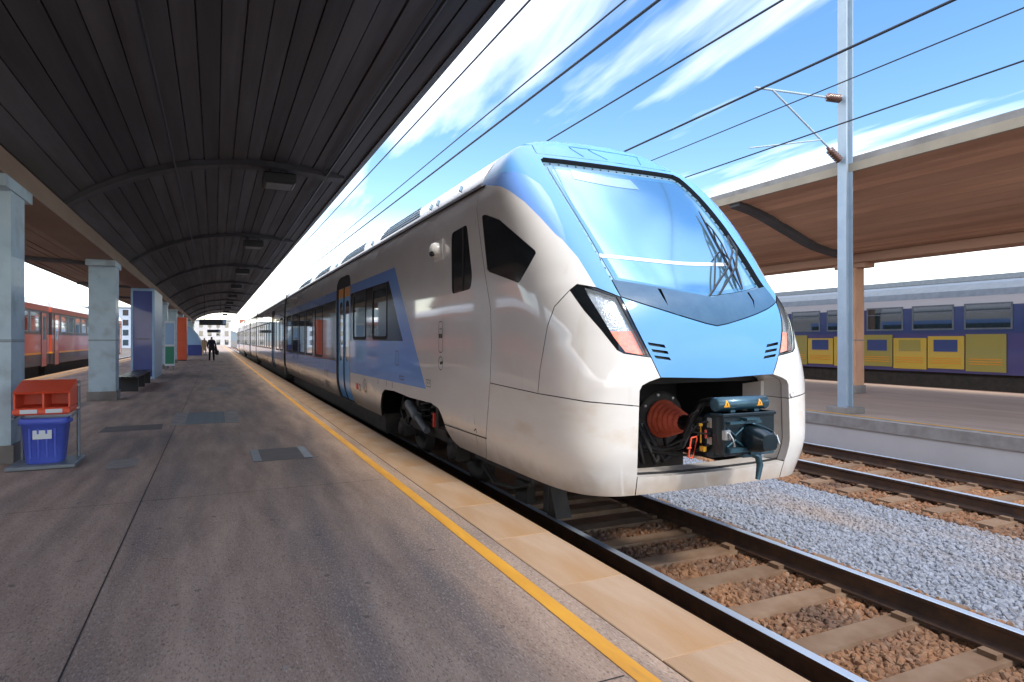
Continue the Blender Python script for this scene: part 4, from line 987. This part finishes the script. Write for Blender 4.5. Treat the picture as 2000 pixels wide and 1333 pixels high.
for (x,y,w,l) in ((-1.15,8.6,.30,.62),(-.15,20.5,.5,1.6)):
    m=MB(); m.add([(x,y,PZ+.001),(x+w,y,PZ+.001),(x+w,y+l,PZ+.001),(x,y+l,PZ+.001)],[(0,1,2,3)]); pp('repair_patch',m,'patch')
M['dpatch']=mat('dark_tar_patch',(.115,.105,.10),(.15,.13,.12),6,.75,bump=.3)
for (x,y,w,l) in ((-1.7,12,.9,.8),):
    m=MB(); m.add([(x,y,PZ+.0005),(x+w,y+.05,PZ+.0005),(x+w-.03,y+l,PZ+.0005),(x+.02,y+l-.04,PZ+.0005)],[(0,1,2,3)]); pp('tar_patch',m,'dpatch')
for k in range(14):
    y=2.35+4.4*k; m=MB(); m.add([(-5.98,y,PZ-.002),(1.64,y,PZ-.002),(1.64,y+.009,PZ-.002),(-5.98,y+.009,PZ-.002)],[(0,1,2,3)]); pp('expansion_joint',m,'rubber')
m=MB(); m.add([(-.62,-8,PZ-.0015),(-.612,-8,PZ-.0015),(-.612,120,PZ-.0015),(-.62,120,PZ-.0015)],[(0,1,2,3)]); pp('expansion_joint',m,'rubber')
# access hatch in the paving
t=thing('access_hatch',(-.155,13.5,PZ),'steel grated hatch framed by pale blocks sunk in the platform','hatch')
for s in (-1,1): m=MB(); m.box((s*.44-.115,-1.0,-.1),(s*.44+.115,1.0,.006)); m.build('frame_block','patch',t)
m=MB(); m.box((-.32,-1.0,-.1),(.32,1.,-.02)); m.build('pit_plate','darkgrey',t)
gm=None
for k in range(16):
    if gm is None: m=MB(); m.box((-.32,-.022,-.02),(.32,.022,.006)); gm=m.mesh('grate_bar','grey')
    link('grate_bar',gm,t,(0,-.93+k*.124,0))
t=thing('inspection_cover',(.77,8.8,PZ),'dark inspection cover with two steel edge strips near the yellow line','cover')
m=MB(); m.box((-.34,-.45,-.05),(.34,.45,.003)); m.build('cover_plate','dpatch',t)
for s in (-1,1): m=MB(); m.box((s*.3-.05,-.45,-.03),(s*.3+.05,.45,.007)); m.build('edge_strip','grey',t)

# ------------------------------------------------------------------ far platform and its canopy
p2=thing('platform',(15.5,0,PZ-1.04),'x','platform',kind='structure'); del p2['category']; del p2['label']
def pq(name,mb,mats): return off(mb,15.5,PZ-1.04).build(name,mats,p2)
M['paving2']=mat('sandy_platform_paving',(.42,.31,.24),(.34,.25,.19),1.5,.85,stretch=(2,.3,1),bump=.2)
m=MB(); m.box((11.46,-10,-.6),(20.0,190,PZ-.006)); pq('paved_surface',m,'paving2')
m=MB(); m.box((11.0,-10,-.58),(11.1,190,PZ-.17)); pq('retaining_wall',m,'plaster')
m=MB(); m.box((10.97,-10,PZ-.2),(11.45,190,PZ)); pq('coping_run',m,'patch')
m=MB(); m.add([(11.24,-10,PZ+.004),(11.36,-10,PZ+.004),(11.36,190,PZ+.004),(11.24,190,PZ+.004)],[(0,1,2,3)]); pq('yellow_line',m,'yline')

def canopy(name,label,pts,y0,y1,nb,bmat,edge_mat,ribs,outer_th,farmat=None,xfar=None,edge_h=.16):
    """pts: underside profile (x,z) from the far edge to the track edge"""
    t=thing(name,(pts[0][0],y0,0),label,'station canopy','canopies over the platforms')
    ox,oy=pts[0][0],y0
    xs=np.array([p[0] for p in pts]); zs=np.array([p[1] for p in pts]); o=np.argsort(xs); xs,zs=xs[o],zs[o]
    zf=lambda x: float(pch(np.array([x]),xs,zs)[0])
    X=np.linspace(xs[0],xs[-1],nb+1)
    for a,b in zip(X[:-1],X[1:]):
        dz=rnd.uniform(-.012,.012); m=MB(); g=.008
        za,zb=zf(a)+dz,zf(b)+dz
        vs=[(a+g-ox,0,za),(b-g-ox,0,zb),(b-g-ox,0,zb+.05),(a+g-ox,0,za+.05)]; vs+=[(x,y1-y0,z) for x,_,z in vs]
        m.add(vs,[(0,1,2,3),(7,6,5,4),(0,4,5,1),(1,5,6,2),(2,6,7,3),(3,7,4,0)])
        m.build('ceiling_board',farmat if (farmat and (a+b)/2<xfar) else bmat,t)  # boards beyond xfar are painted tan for daylight on that underside
    m=MB(); k=24; top=[(x-ox,zf(x)+.06) for x in np.linspace(xs[0],xs[-1],k)]
    m.prism(top+[(x,z+.22) for x,z in top[::-1]],1,0,y1-y0); m.build('roof_slab','concrete',t)
    for xe,s in ((xs[0],-1),(xs[-1],1)):
        m=MB(); m.box((xe-ox-.03 if s>0 else xe-ox-.05,-.05,zf(xe)-.03),(xe-ox+.05 if s>0 else xe-ox+.03,y1-y0+.05,zf(xe)+edge_h)); m.build('roof_edge',edge_mat,t)
    for y in ribs:
        m=MB(); lo=[(x-ox,zf(x)-.10*min(1,(xs[-1]-x)/.5+.25)) for x in np.linspace(xs[0]+.05,xs[-1]-.1,26)]
        m.prism(lo+[(x,z+.14) for x,z in lo[::-1]],1,y-.17-oy,y+.17-oy); m.build('rib','rib',t)
    return t,zf
RIBS=[3.9+8.8*k for k in range(10)]
can,zf1=canopy('platform_canopy','dark vaulted canopy with a boarded ceiling over the near platform',[(-5.0,4.2),(-3.4,4.12),(-2.5,4.05),(-1.9,4.42),(-1.2,4.78),(-.3,5.06),(.8,5.18),(1.6,5.14),(2.36,5.03)],-8,85,32,'ceil','fascia',RIBS,.2,'beam',-2.6)
for x,z,r in ((-.62,4.88,.016),(1.92,5.02,.02)):
    m=MB(); m.tube([(x+5,0,z),(x+5,93,z)],r,8); m.build('conduit','darkgrey',can)
m=MB(); m.box((-2.8+5,-0,3.82),(-2.2+5,93,4.1)); m.build('long_beam','beam',can)
can2,zf2=canopy('platform_canopy','brown canopy with a sandy roof edge over the far platform',[(11.75,5.34),(12.4,5.22),(13.5,4.85),(14.8,4.42),(16.2,4.25),(18,4.4),(20,4.7)],-6,120,36,'brown','tanedge',[4,12.2,20.4,28.6,36.8,45],.2,edge_h=.14)
m=MB(); m.box((15.9-11.75,0,4.02),(16.6-11.75,126,4.24)); m.build('long_beam','brown',can2)
# pillars
def pillar(x,y,label,z1,w=.56,d=.6,mats='pillar',group='pillars of the near canopy'):
    t=thing('canopy_pillar',(x,y,PZ),label,'pillar',group)
    m=MB(); m.box((-w/2,-d/2,0),(w/2,d/2,z1-PZ),0); m.build('shaft',mats,t)
    m=MB(); m.box((-w/2-.03,-d/2-.03,0),(w/2+.03,d/2+.03,.22)); m.build('plinth','concrete',t)
    m=MB()
    for z in (1.45,1.47): m.box((-w/2-.004,-d/2-.004,z),(w/2+.004,d/2+.004,z+.012))
    m.build('joint_band','grey',t)
    m=MB(); m.box((-w/2-.02,-d/2-.3,z1-PZ-.14),(w/2+.02,d/2+.3,z1-PZ)); m.build('head',mats,t)
    return t
pillar(-2.49,9.75,'pale blue pillar nearest the camera behind the litter stand',3.82)
pillar(-2.49,18.6,'pale blue pillar standing between the litter stand and the bench',3.82)
pillar(-2.49,37.4,'pale blue pillar beside the green and white info board',3.82)
pillar(-2.49,46.2,'pale blue pillar in front of the coral board',3.82)
for y in (55,63.8,72.6,81.4): pillar(-2.49,y,'pale blue pillar in the row beyond the coral board',3.82)
pillar(16.2,12.2,'brown pillar holding up the far canopy behind the steel mast',4.02,.35,.35,'brown','pillars of the far canopy')
for y in (20.4,28.6,36.8,45): pillar(16.2,y,'brown pillar under the far canopy hidden behind the train',4.02,.35,.35,'brown','pillars of the far canopy')
# ceiling lamps
lp=None
for k in range(9):
    y=12.7+8.8*k
    lab=['nearest','second','third','fourth','fifth','sixth','seventh','eighth','farthest'][k]+' dark ceiling lamp box from the camera along the canopy'; lab=lab.replace('nearest dark ceiling lamp box from the camera','nearest dark ceiling lamp box').replace('farthest dark ceiling lamp box from the camera','farthest dark ceiling lamp box')
    if lp is None:
        lp=thing('ceiling_lamp',(1.08,y,4.86),lab,'lamp','lamp boxes under the canopy')
        m=MB(); m.box((-.28,-.3,-.09),(.28,.3,.11),0,.03); m.build('housing','darkgrey',lp)
        m=MB(); m.box((-.22,-.24,-.1),(.22,.24,-.085)); m.build('diffuser','grey',lp)
        m=MB(); m.tube([(-.15,0,.1),(-.15,0,.3)],.015,6); m.tube([(.15,0,.1),(.15,0,.3)],.015,6); m.build('hanger','darkgrey',lp)
    else:
        c=copy_tree(lp); c.location=(1.08,y,4.86); c['label']=lab

# ------------------------------------------------------------------ things on the near platform
t=thing('litter_stand',(-1.80,9.15,PZ),'litter stand with two coral openings over a blue bin','litter bin')
m=MB(); m.box((-.33,-.30,0),(.33,.34,.05),0,.01); m.build('base_plate','grey',t)
for x in (-.28,.28):
    m=MB(); m.tube([(x,.22,.05),(x,.22,.98)],.02,8); m.tube([(x,.22,.62),(x,-.2,.58)],.015,6); m.build('post','grey',t)
def sq(rx,ry,z,n=28,e=.45): return [(math.copysign(abs(math.cos(a))**e,math.cos(a))*rx,-.02+math.copysign(abs(math.sin(a))**e,math.sin(a))*ry,z) for a in np.linspace(0,2*math.pi,n+1)[:-1]]
m=MB(); m.ring([sq(.17,.15,.05),sq(.185,.16,.07),sq(.225,.195,.50),sq(.25,.215,.505),sq(.25,.215,.56),sq(.235,.2,.575)])
for x in (-.12,-.04,.04,.12): m.prism([(-.185,.12),(-.195,.12),(-.228,.46),(-.215,.46)],0,x-.01,x+.01)
m.build('blue_bin','bluebag',t)
m=MB(); m.box((-.09,-.222,.34),(.09,-.206,.44)); m.build('bin_label','whiteboard',t)
m=MB(); m.box((-.27,-.26,.62),(.27,.22,.70),0,.02); m.build('lid','redpaint',t)
m=MB(); m.box((-.27,.16,.70),(.27,.20,1.0),0,.012); m.prism([(-.22,.86),(.16,.98),(.16,1.0),(-.24,.885)],0,-.27,.27)
for x in (-.27,.0,.25): m.prism([(-.22,.70),(.16,.70),(.16,.98),(-.22,.86)],0,x,x+.02)
m.build('hood','redpaint',t)
m=MB(); m.box((-.2,-.266,.64),(-.04,-.259,.685)); m.box((.04,-.266,.64),(.2,-.259,.685)); m.build('slot_label','whiteboard',t)
for x in (-.28,.28):
    for z in (.65,.93): m=MB(); m.lathe((x,.20,z),(0,-1,0),[(0,.018),(.02,.018),(.025,.01)],8); m.build('bolt','steel',t)
t=thing('platform_bench',(-2.25,23.2,PZ),'long black bench between the pillar and the navy kiosk','bench')
for k in range(4): m=MB(); m.box((-.26+k*.135,-2.4,.40),(-.15+k*.135,2.4,.44)); m.build('seat_slat','black',t)
for y in (-1.9,0,1.9): m=MB(); m.box((-.24,y-.04,0),(.24,y+.04,.40)); m.build('leg','darkgrey',t)
t=thing('kiosk',(-2.44,29.5,PZ),'tall kiosk with a navy front panel and pale side walls','kiosk')
m=MB(); m.box((-.38,-2.0,0),(.37,2.0,3.38)); m.build('cabinet','whiteboard',t)
m=MB(); m.box((-.32,-2.03,.1),(.30,-2.003,3.3)); m.build('front_panel','navy',t)
M['lightblue_frame']=mat('light_blue_frame',(.28,.46,.68),rough=.4)
m=MB(); m.box((-.39,-2.06,0),(-.32,-2.002,3.4)); m.box((.30,-2.06,0),(.38,-2.002,3.4)); m.box((-.32,-2.06,3.3),(.30,-2.002,3.4)); m.build('frame','lightblue_frame',t)
m=MB(); m.box((-.25,-2.05,1.5),(.2,-2.031,1.52)); m.build('panel_joint','black',t)
t=thing('info_board',(-2.02,35.6,PZ),'narrow info board with white top and green foot beside a pillar','notice board')
m=MB(); m.box((-.22,-.05,.2),(.22,.05,2.4)); m.build('board','whiteboard',t)
m=MB(); m.box((-.19,-.062,.3),(.19,-.051,1.15)); m.build('green_poster','green',t); m=MB(); m.box((-.19,-.062,1.25),(.19,-.051,2.3)); m.build('white_poster','lightblue_frame',t)
for x in (-.17,.17): m=MB(); m.box((x-.03,-.03,0),(x+.03,.03,.2)); m.build('leg','grey',t)
t=thing('coral_kiosk',(-2.19,51.4,PZ),'plain coral red board cabinet standing on the platform','cabinet')
m=MB(); m.box((-.36,-.8,.06),(.36,.8,3.0),0,.02); m.build('cabinet','orangeboard',t); m=MB(); m.box((-.33,-.77,0),(.33,.77,.06)); m.build('plinth','darkgrey',t); m=MB(); m.box((-.37,-.81,3.0),(.37,.81,3.05)); m.build('cap','orangeboard',t)
m=MB(); m.box((-.31,-.812,1.42),(.31,-.801,1.44)); m.build('panel_joint','redtrain',t)
t=thing('stairwell_enclosure',(-1.75,67,PZ),'blue stairwell enclosure with a sloping glazed side','stairwell')
m=MB(); m.box((-.85,0,0),(.7,5,1.0)); m.build('parapet','navy',t)
m=MB(); m.prism([(-.85,1.0),(.72,1.0),(.2,2.0),(-.4,2.75),(-.85,2.75)],1,.1,4.9); m.build('glazed_hood','lightblue_frame',t)
m=MB(); m.tube([(.74,.05,1.0),(.2,.05,2.02),(-.4,.05,2.78),(-.85,.05,2.78)],.05,6); m.build('hood_edge','whiteboard',t)
for (x0,x1,y,za,zb,lab) in ((-.94,.66,46.6,2.86,3.24,'nearer dark departure sign hanging from the canopy'),(-.8,.57,80.,2.72,3.04,'farther dark departure sign hanging from the canopy')):
    t=thing('hanging_sign',((x0+x1)/2,y,za),lab,'sign','dark signs hanging from the canopy'); w=(x1-x0)/2; h=zb-za
    m=MB(); m.box((-w,-.12,0),(w,.12,h),0,.01); m.build('sign_box','darkgrey',t)
    m=MB(); m.box((w-.2,-.128,.05),(w-.02,-.121,h-.05)); m.build('pictogram','lightblue_frame',t)
    m=MB()
    for x in (-w*.6,w*.6): m.tube([(x,0,h),(x,0,5.0-za)],.02,6)
    m.build('hanger','darkgrey',t)

# people ------------------------------------------------------------------
def figure(name,loc,rot,label,h,coat,legs,bag=True,long_coat=False):
    vs=[(0,0,.93),(0,.0,1.12),(0,.01,1.32),(0,.02,1.46),(0,-.0,1.55),(0,-.01,1.64),(0,-.01,1.72),
        (-.10,0,.88),(-.13,.02,.50),(-.15,.0,.10),(-.16,-.10,.03),(.10,0,.88),(.12,-.02,.50),(.13,.0,.10),(.14,-.10,.03),
        (-.19,.01,1.44),(-.25,.0,1.18),(-.24,-.04,.93),(-.24,-.06,.85),(.19,.01,1.44),(.25,.02,1.18),(.24,-.02,.93),(.24,-.04,.85)]
    rad=[(.16,.12),(.15,.115),(.175,.12),(.13,.09),(.055,.055),(.075,.09),(.06,.075),(.10,.10),(.075,.075),(.055,.06),(.045,.05),(.10,.10),(.075,.075),(.055,.06),(.045,.05),(.075,.07),(.058,.058),(.045,.045),(.035,.04),(.075,.07),(.058,.058),(.045,.045),(.035,.04)]
    ed=[(0,1),(1,2),(2,3),(3,4),(4,5),(5,6),(0,7),(7,8),(8,9),(9,10),(0,11),(11,12),(12,13),(13,14),(3,15),(15,16),(16,17),(17,18),(3,19),(19,20),(20,21),(21,22)]
    k=h/1.78
    me=bpy.data.meshes.new('body'); me.from_pydata([(x*k,y*k,z*k) for x,y,z in vs],ed,[])
    tmp=bpy.data.objects.new('tmp',me); COL.objects.link(tmp); sk=tmp.modifiers.new('s','SKIN')
    for i,r in enumerate(rad): me.skin_vertices[0].data[i].radius=(r[0]*k,r[1]*k); me.skin_vertices[0].data[i].use_root=(i==0)
    sb=tmp.modifiers.new('u','SUBSURF'); sb.levels=2; sb.render_levels=2
    dg=bpy.context.evaluated_depsgraph_get(); nm=bpy.data.meshes.new_from_object(tmp.evaluated_get(dg)); bpy.data.objects.remove(tmp,do_unlink=True)
    nm.materials.clear()
    for q in (coat,legs,'skin','hair','leather'): nm.materials.append(M[q])
    for p in nm.polygons:
        c=p.center/k; p.use_smooth=True
        mi=0
        if c.z<(.55 if long_coat else .86): mi=1
        if c.z<.07: mi=4
        if c.z>1.50: mi=2
        if c.z>1.665 or (c.z>1.56 and c.y>.02): mi=3
        if abs(c.x)>.19 and c.z<.90: mi=2
        p.material_index=mi
    t=thing(name,loc,label,'person',rot=rot); link('body',nm,t)
    m=MB(); m.ring([[(r1*k*math.cos(a),r2*k*math.sin(a)+.01,z*k) for a in np.linspace(0,2*math.pi,15)[:-1]] for z,r1,r2 in ((.74 if not long_coat else .5,.21,.155),(.95,.195,.15),(1.15,.18,.14),(1.35,.20,.145),(1.44,.17,.12))],0,False); m.build('jacket',coat,t)
    if bag:
        m=MB(); m.box((-.46,-.1,.42),(-.22,.08,.74),0,.04); m.tube([(-.44,-.01,.73),(-.32,-.02,.88),(-.24,-.01,.73)],.012,6); m.build('bag','leather',t)
        m=MB(); m.prism([(-.42,.45),(-.2,.5),(-.2,1.15),(-.3,1.1)],1,-.06,.09); m.build('folded_coat','trouser',t)
    return t
figure('person',(-.22,49.8,PZ),R(-175),'person seen from behind in a dark suit holding a coat and bag',1.74,'suit','trouser')
figure('person',(-.9,66,PZ),R(20),'person in a long beige coat beside the blue stairwell',1.70,'beige','beige',False,True)

# ------------------------------------------------------------------ red coaches on the left
def simple_train(name,label,xc,y0,ncar,clen,spec,side,cat='train'):
    """spec: list of (z0,z1,material) bands of the side wall; side = which wall faces us"""
    t=thing(name,(xc,y0,-.0),label,cat)
    for c in range(ncar):
        a=c*(clen+.6); b=a+clen
        w=1.42
        for z0,z1,mt,nm in spec:
            m=MB(); ww=w if nm!='lower_body' else w-.01; m.box((-ww,a,z0),(ww,b,z1)); m.build(nm,mt,t)
        zt=spec[-1][1]; m=MB()
        prof=[(-w,zt),(-w*.93,zt+.22),(-w*.7,zt+.45),(-w*.3,zt+.56),(w*.3,zt+.56),(w*.7,zt+.45),(w*.93,zt+.22),(w,zt)]
        m.prism(prof,1,a,b); m.build('roof','whitecoach' if name=='red_train' else 'grey',t)
        m=MB(); m.box((-1.1,a+.3,.25),(1.1,b-.3,.8))
        for yy in (a+2.5,a+4.9,b-4.9,b-2.5):
            for s in (-.75,.75): m.lathe((s-.06,yy,.46),(1,0,0),[(0,.45),(.12,.45)],20)
        m.build('running_gear','soot',t)
        if c: m=MB(); m.box((-.9,a-.62,.9),(.9,a+.02,3.5)); m.build('gangway','rubber',t)
        y=a+1.9; wm=None; fm=None
        while y+1.3<b-1.6:
            if wm is None: q=MB(); q.box((-.012,0,2.28),(.012,1.3,3.02)); wm=q.mesh('window','pane'); q=MB()
            if fm is None:
                q.box((-.02,-.05,2.23),(.02,1.35,2.28)); q.box((-.02,-.05,3.02),(.02,1.35,3.07)); q.box((-.02,-.05,2.28),(.02,0,3.02)); q.box((-.02,1.3,2.28),(.02,1.35,3.02)); q.box((-.016,0,2.78),(.016,1.3,2.81)); fm=q.mesh('window_frame','grey')
            o=link('window',wm,t,(side*(w+.006),y,0)); link('window_frame',fm,o); y+=1.72
        for yy in (a+.5,b-1.35): q=MB(); q.box((side*(w)-.015,yy,.75),(side*(w)+.015,yy+.85,3.05)); d_=q.build('door','redtrain' if name=='red_train' else 'deepblue',t); q=MB(); q.box((side*w-.02,yy+.18,1.9),(side*w+.02,yy+.67,2.9)); q.build('door_pane','pane',d_); q=MB(); q.box((side*w-.018,yy-.02,.74),(side*w+.018,yy,3.07)); q.box((side*w-.018,yy+.85,.74),(side*w+.018,yy+.87,3.07)); q.build('door_seal','rubber',d_)
    return t
simple_train('red_train','red coaches with dark windows standing left behind the pillars',-8.15,-14,3,24,[(.8,1.28,'darkcoach','lower_body'),(1.28,1.36,'orange','waist_stripe'),(1.36,2.12,'redtrain','red_panel'),(2.12,3.15,'darkcoach','window_strip'),(3.15,3.38,'redtrain','cant_rail')],1)
vt=simple_train('violet_train','long violet and deep blue train with a yellow panel beyond the far platform',23.6,-22,4,24,[(.8,2.12,'violet','lower_body'),(2.12,3.0,'deepblue','window_strip'),(3.0,3.3,'whitecoach','cant_rail')],-1)
M['olive']=mat('olive_coach_panel',(.36,.30,.06),rough=.4,coat=.4)
for k in range(7):
    ya=33.5+k*1.22; m=MB(); m.box((-1.46,ya,.88+.05*(k%2)),(-1.43,ya+1.17,2.08-.06*(k%3))); yp=m.build('yellow_panel' if k%3 else 'olive_panel','yelcoach' if k%3 else 'olive',vt)
    m=MB(); m.box((-1.468,ya+.2,1.5),(-1.461,ya+.97,1.9)); m.build('vent_grille','deepblue' if k%2 else 'olive',yp)
    for z in (1.1,1.18,1.26): m=MB(); m.box((-1.468,ya+.1,z),(-1.461,ya+1.07,z+.03)); m.build('rib','orange',yp)

# ------------------------------------------------------------------ overhead line
def wire(x,z,r,label,y0=-9,y1=190,sag=.0):
    m=MB(); m.tube([(0,y,-sag*(1-((y-y0)%50/25-1)**2)) for y in np.linspace(y0,y1,9)],r,6)
    o=m.build('overhead_wire','wire'); o.location=(x,0,z); tag(o,label,'wire','overhead wires above the tracks'); return o
wire(4.01,5.56,.011,'thin black contact wire above the middle of the white train'); wire(4.10,5.36,.017,'thicker grey feeder just below the contact wire of the train')
wire(4.01,6.67,.017,'highest wire of those above the white train, nearest the canopy edge'); wire(7.0,6.52,.016,'lone feeder wire between the two tracks')
wire(9.15,5.38,.012,'lower contact wire above the empty track'); wire(9.15,6.54,.022,'thick upper messenger wire above the empty track'); wire(9.9,6.38,.011,'thin wire beside the thick messenger of the empty track')
# steel mast at the edge of the far platform
t=thing('catenary_mast',(11.62,8.95,PZ),'tall steel catenary mast at the edge of the far platform','mast')
m=MB(); m.box((-.10,-.10,0),(-.085,.10,10)); m.box((.085,-.10,0),(.10,.10,10)); m.box((-.085,-.01,0),(.085,.01,10)); m.build('column','mast',t)
m=MB(); m.box((-.25,-.25,0),(.25,.25,.12)); m.build('foot','concrete',t)
m=MB(); m.tube([(-.10,0,6.35),(-2.45,0,6.2)],.022,8); m.tube([(-.10,0,5.1),(-2.0,0,6.22)],.02,8); m.tube([(-.7,0,5.45),(-2.6,0,5.05)],.014,8); m.build('cantilever','mast',t)
for p,d in (((-.16,0,6.35),(-1,0,-.06)),((-.16,0,5.1),(-1,0,.6))):
    m=MB(); m.lathe(p,d,[(0,.03)]+[q for k in range(6) for q in ((.03+k*.06,.085),(.05+k*.06,.03))]+[(.42,.03)],14); m.build('insulator','insul',t)

# ------------------------------------------------------------------ far background
def house(x,y,w,d,h,wall,roof,label,nx,nz,face=-1,name='building'):
    t=thing(name,(x,y,-.6),label,'building','buildings beyond the station')
    m=MB(); m.box((-w/2,-d/2,0),(w/2,d/2,h)); m.build('wall',wall,t)
    m=MB()
    if roof=='flat': m.box((-w/2-.2,-d/2-.2,h),(w/2+.2,d/2+.2,h+.35)); m.build('roof','grey',t)
    else: m.prism([(-d/2-.4,h),(d/2+.4,h),(0,h+d*.28)],0,-w/2-.4,w/2+.4); m.build('roof','tile',t)
    wm=None
    sx=w/(nx+.0); sz=h/nz
    q=MB(); q.box((-sx*.22,-.06,-sz*.28),(sx*.22,.06,sz*.28)); wm=q.mesh('window','pane')
    for i in range(nx):
        for k in range(nz): link('window',wm,t,(-w/2+sx*(i+.5),-d/2-.03,sz*(k+.55)))
    sy=d/max(2,int(nx*d/w)); q=MB(); q.box((-.06,-sy*.22,-sz*.28),(.06,sy*.22,sz*.28)); wm2=q.mesh('window','pane')
    for i in range(max(2,int(nx*d/w))):
        for k in range(nz): link('window',wm2,t,(-w/2-.03,-d/2+sy*(i+.5),sz*(k+.55)))
    return t
house(-3,250,16,14,9,'plaster','flat','long white building straight ahead at the end of the platform',6,3)
house(16,270,14,12,7,'plaster2','gable','pinkish house with a clay roof at the end of the tracks',4,2)
house(-26,230,20,14,12,'plaster3','flat','grey blue block left of the white building far ahead',6,4)
house(36,300,24,14,9,'plaster','gable','white house with a clay roof right of the tracks far ahead',6,3)
house(62,38,30,50,6.5,'plaster','flat','low white warehouse far behind the violet train',8,2)
house(75,-16,26,40,8.5,'plaster3','flat','grey blue warehouse right behind the violet train',7,2)
house(66,96,26,40,7.5,'plaster2','gable','pinkish shed far behind the violet train',7,2)
house(-32,40,14,50,7,'plaster','flat','white depot building behind the red coaches',4,2)
house(-40,100,14,40,9,'plaster3','gable','grey blue house behind the red coaches',4,3)
m=MB(); k=60; pts=[]
for i in range(k+1):
    a=R(-75+150*i/k); r=1500; pts.append((r*math.sin(a),r*math.cos(a),20+28*math.sin(i*.55)+16*math.sin(i*1.3+1)))
m.add([(x,y,-1) for x,y,z in pts]+[(x*1.12,y*1.12,z+25) for x,y,z in pts]+[(x*1.4,y*1.4,-1) for x,y,z in pts],[(i,i+1,k+2+i,k+1+i) for i in range(k)]+[(k+1+i,k+2+i,2*k+3+i,2*k+2+i) for i in range(k)],0,True)
m.build('hills','hill',None,kind='structure')
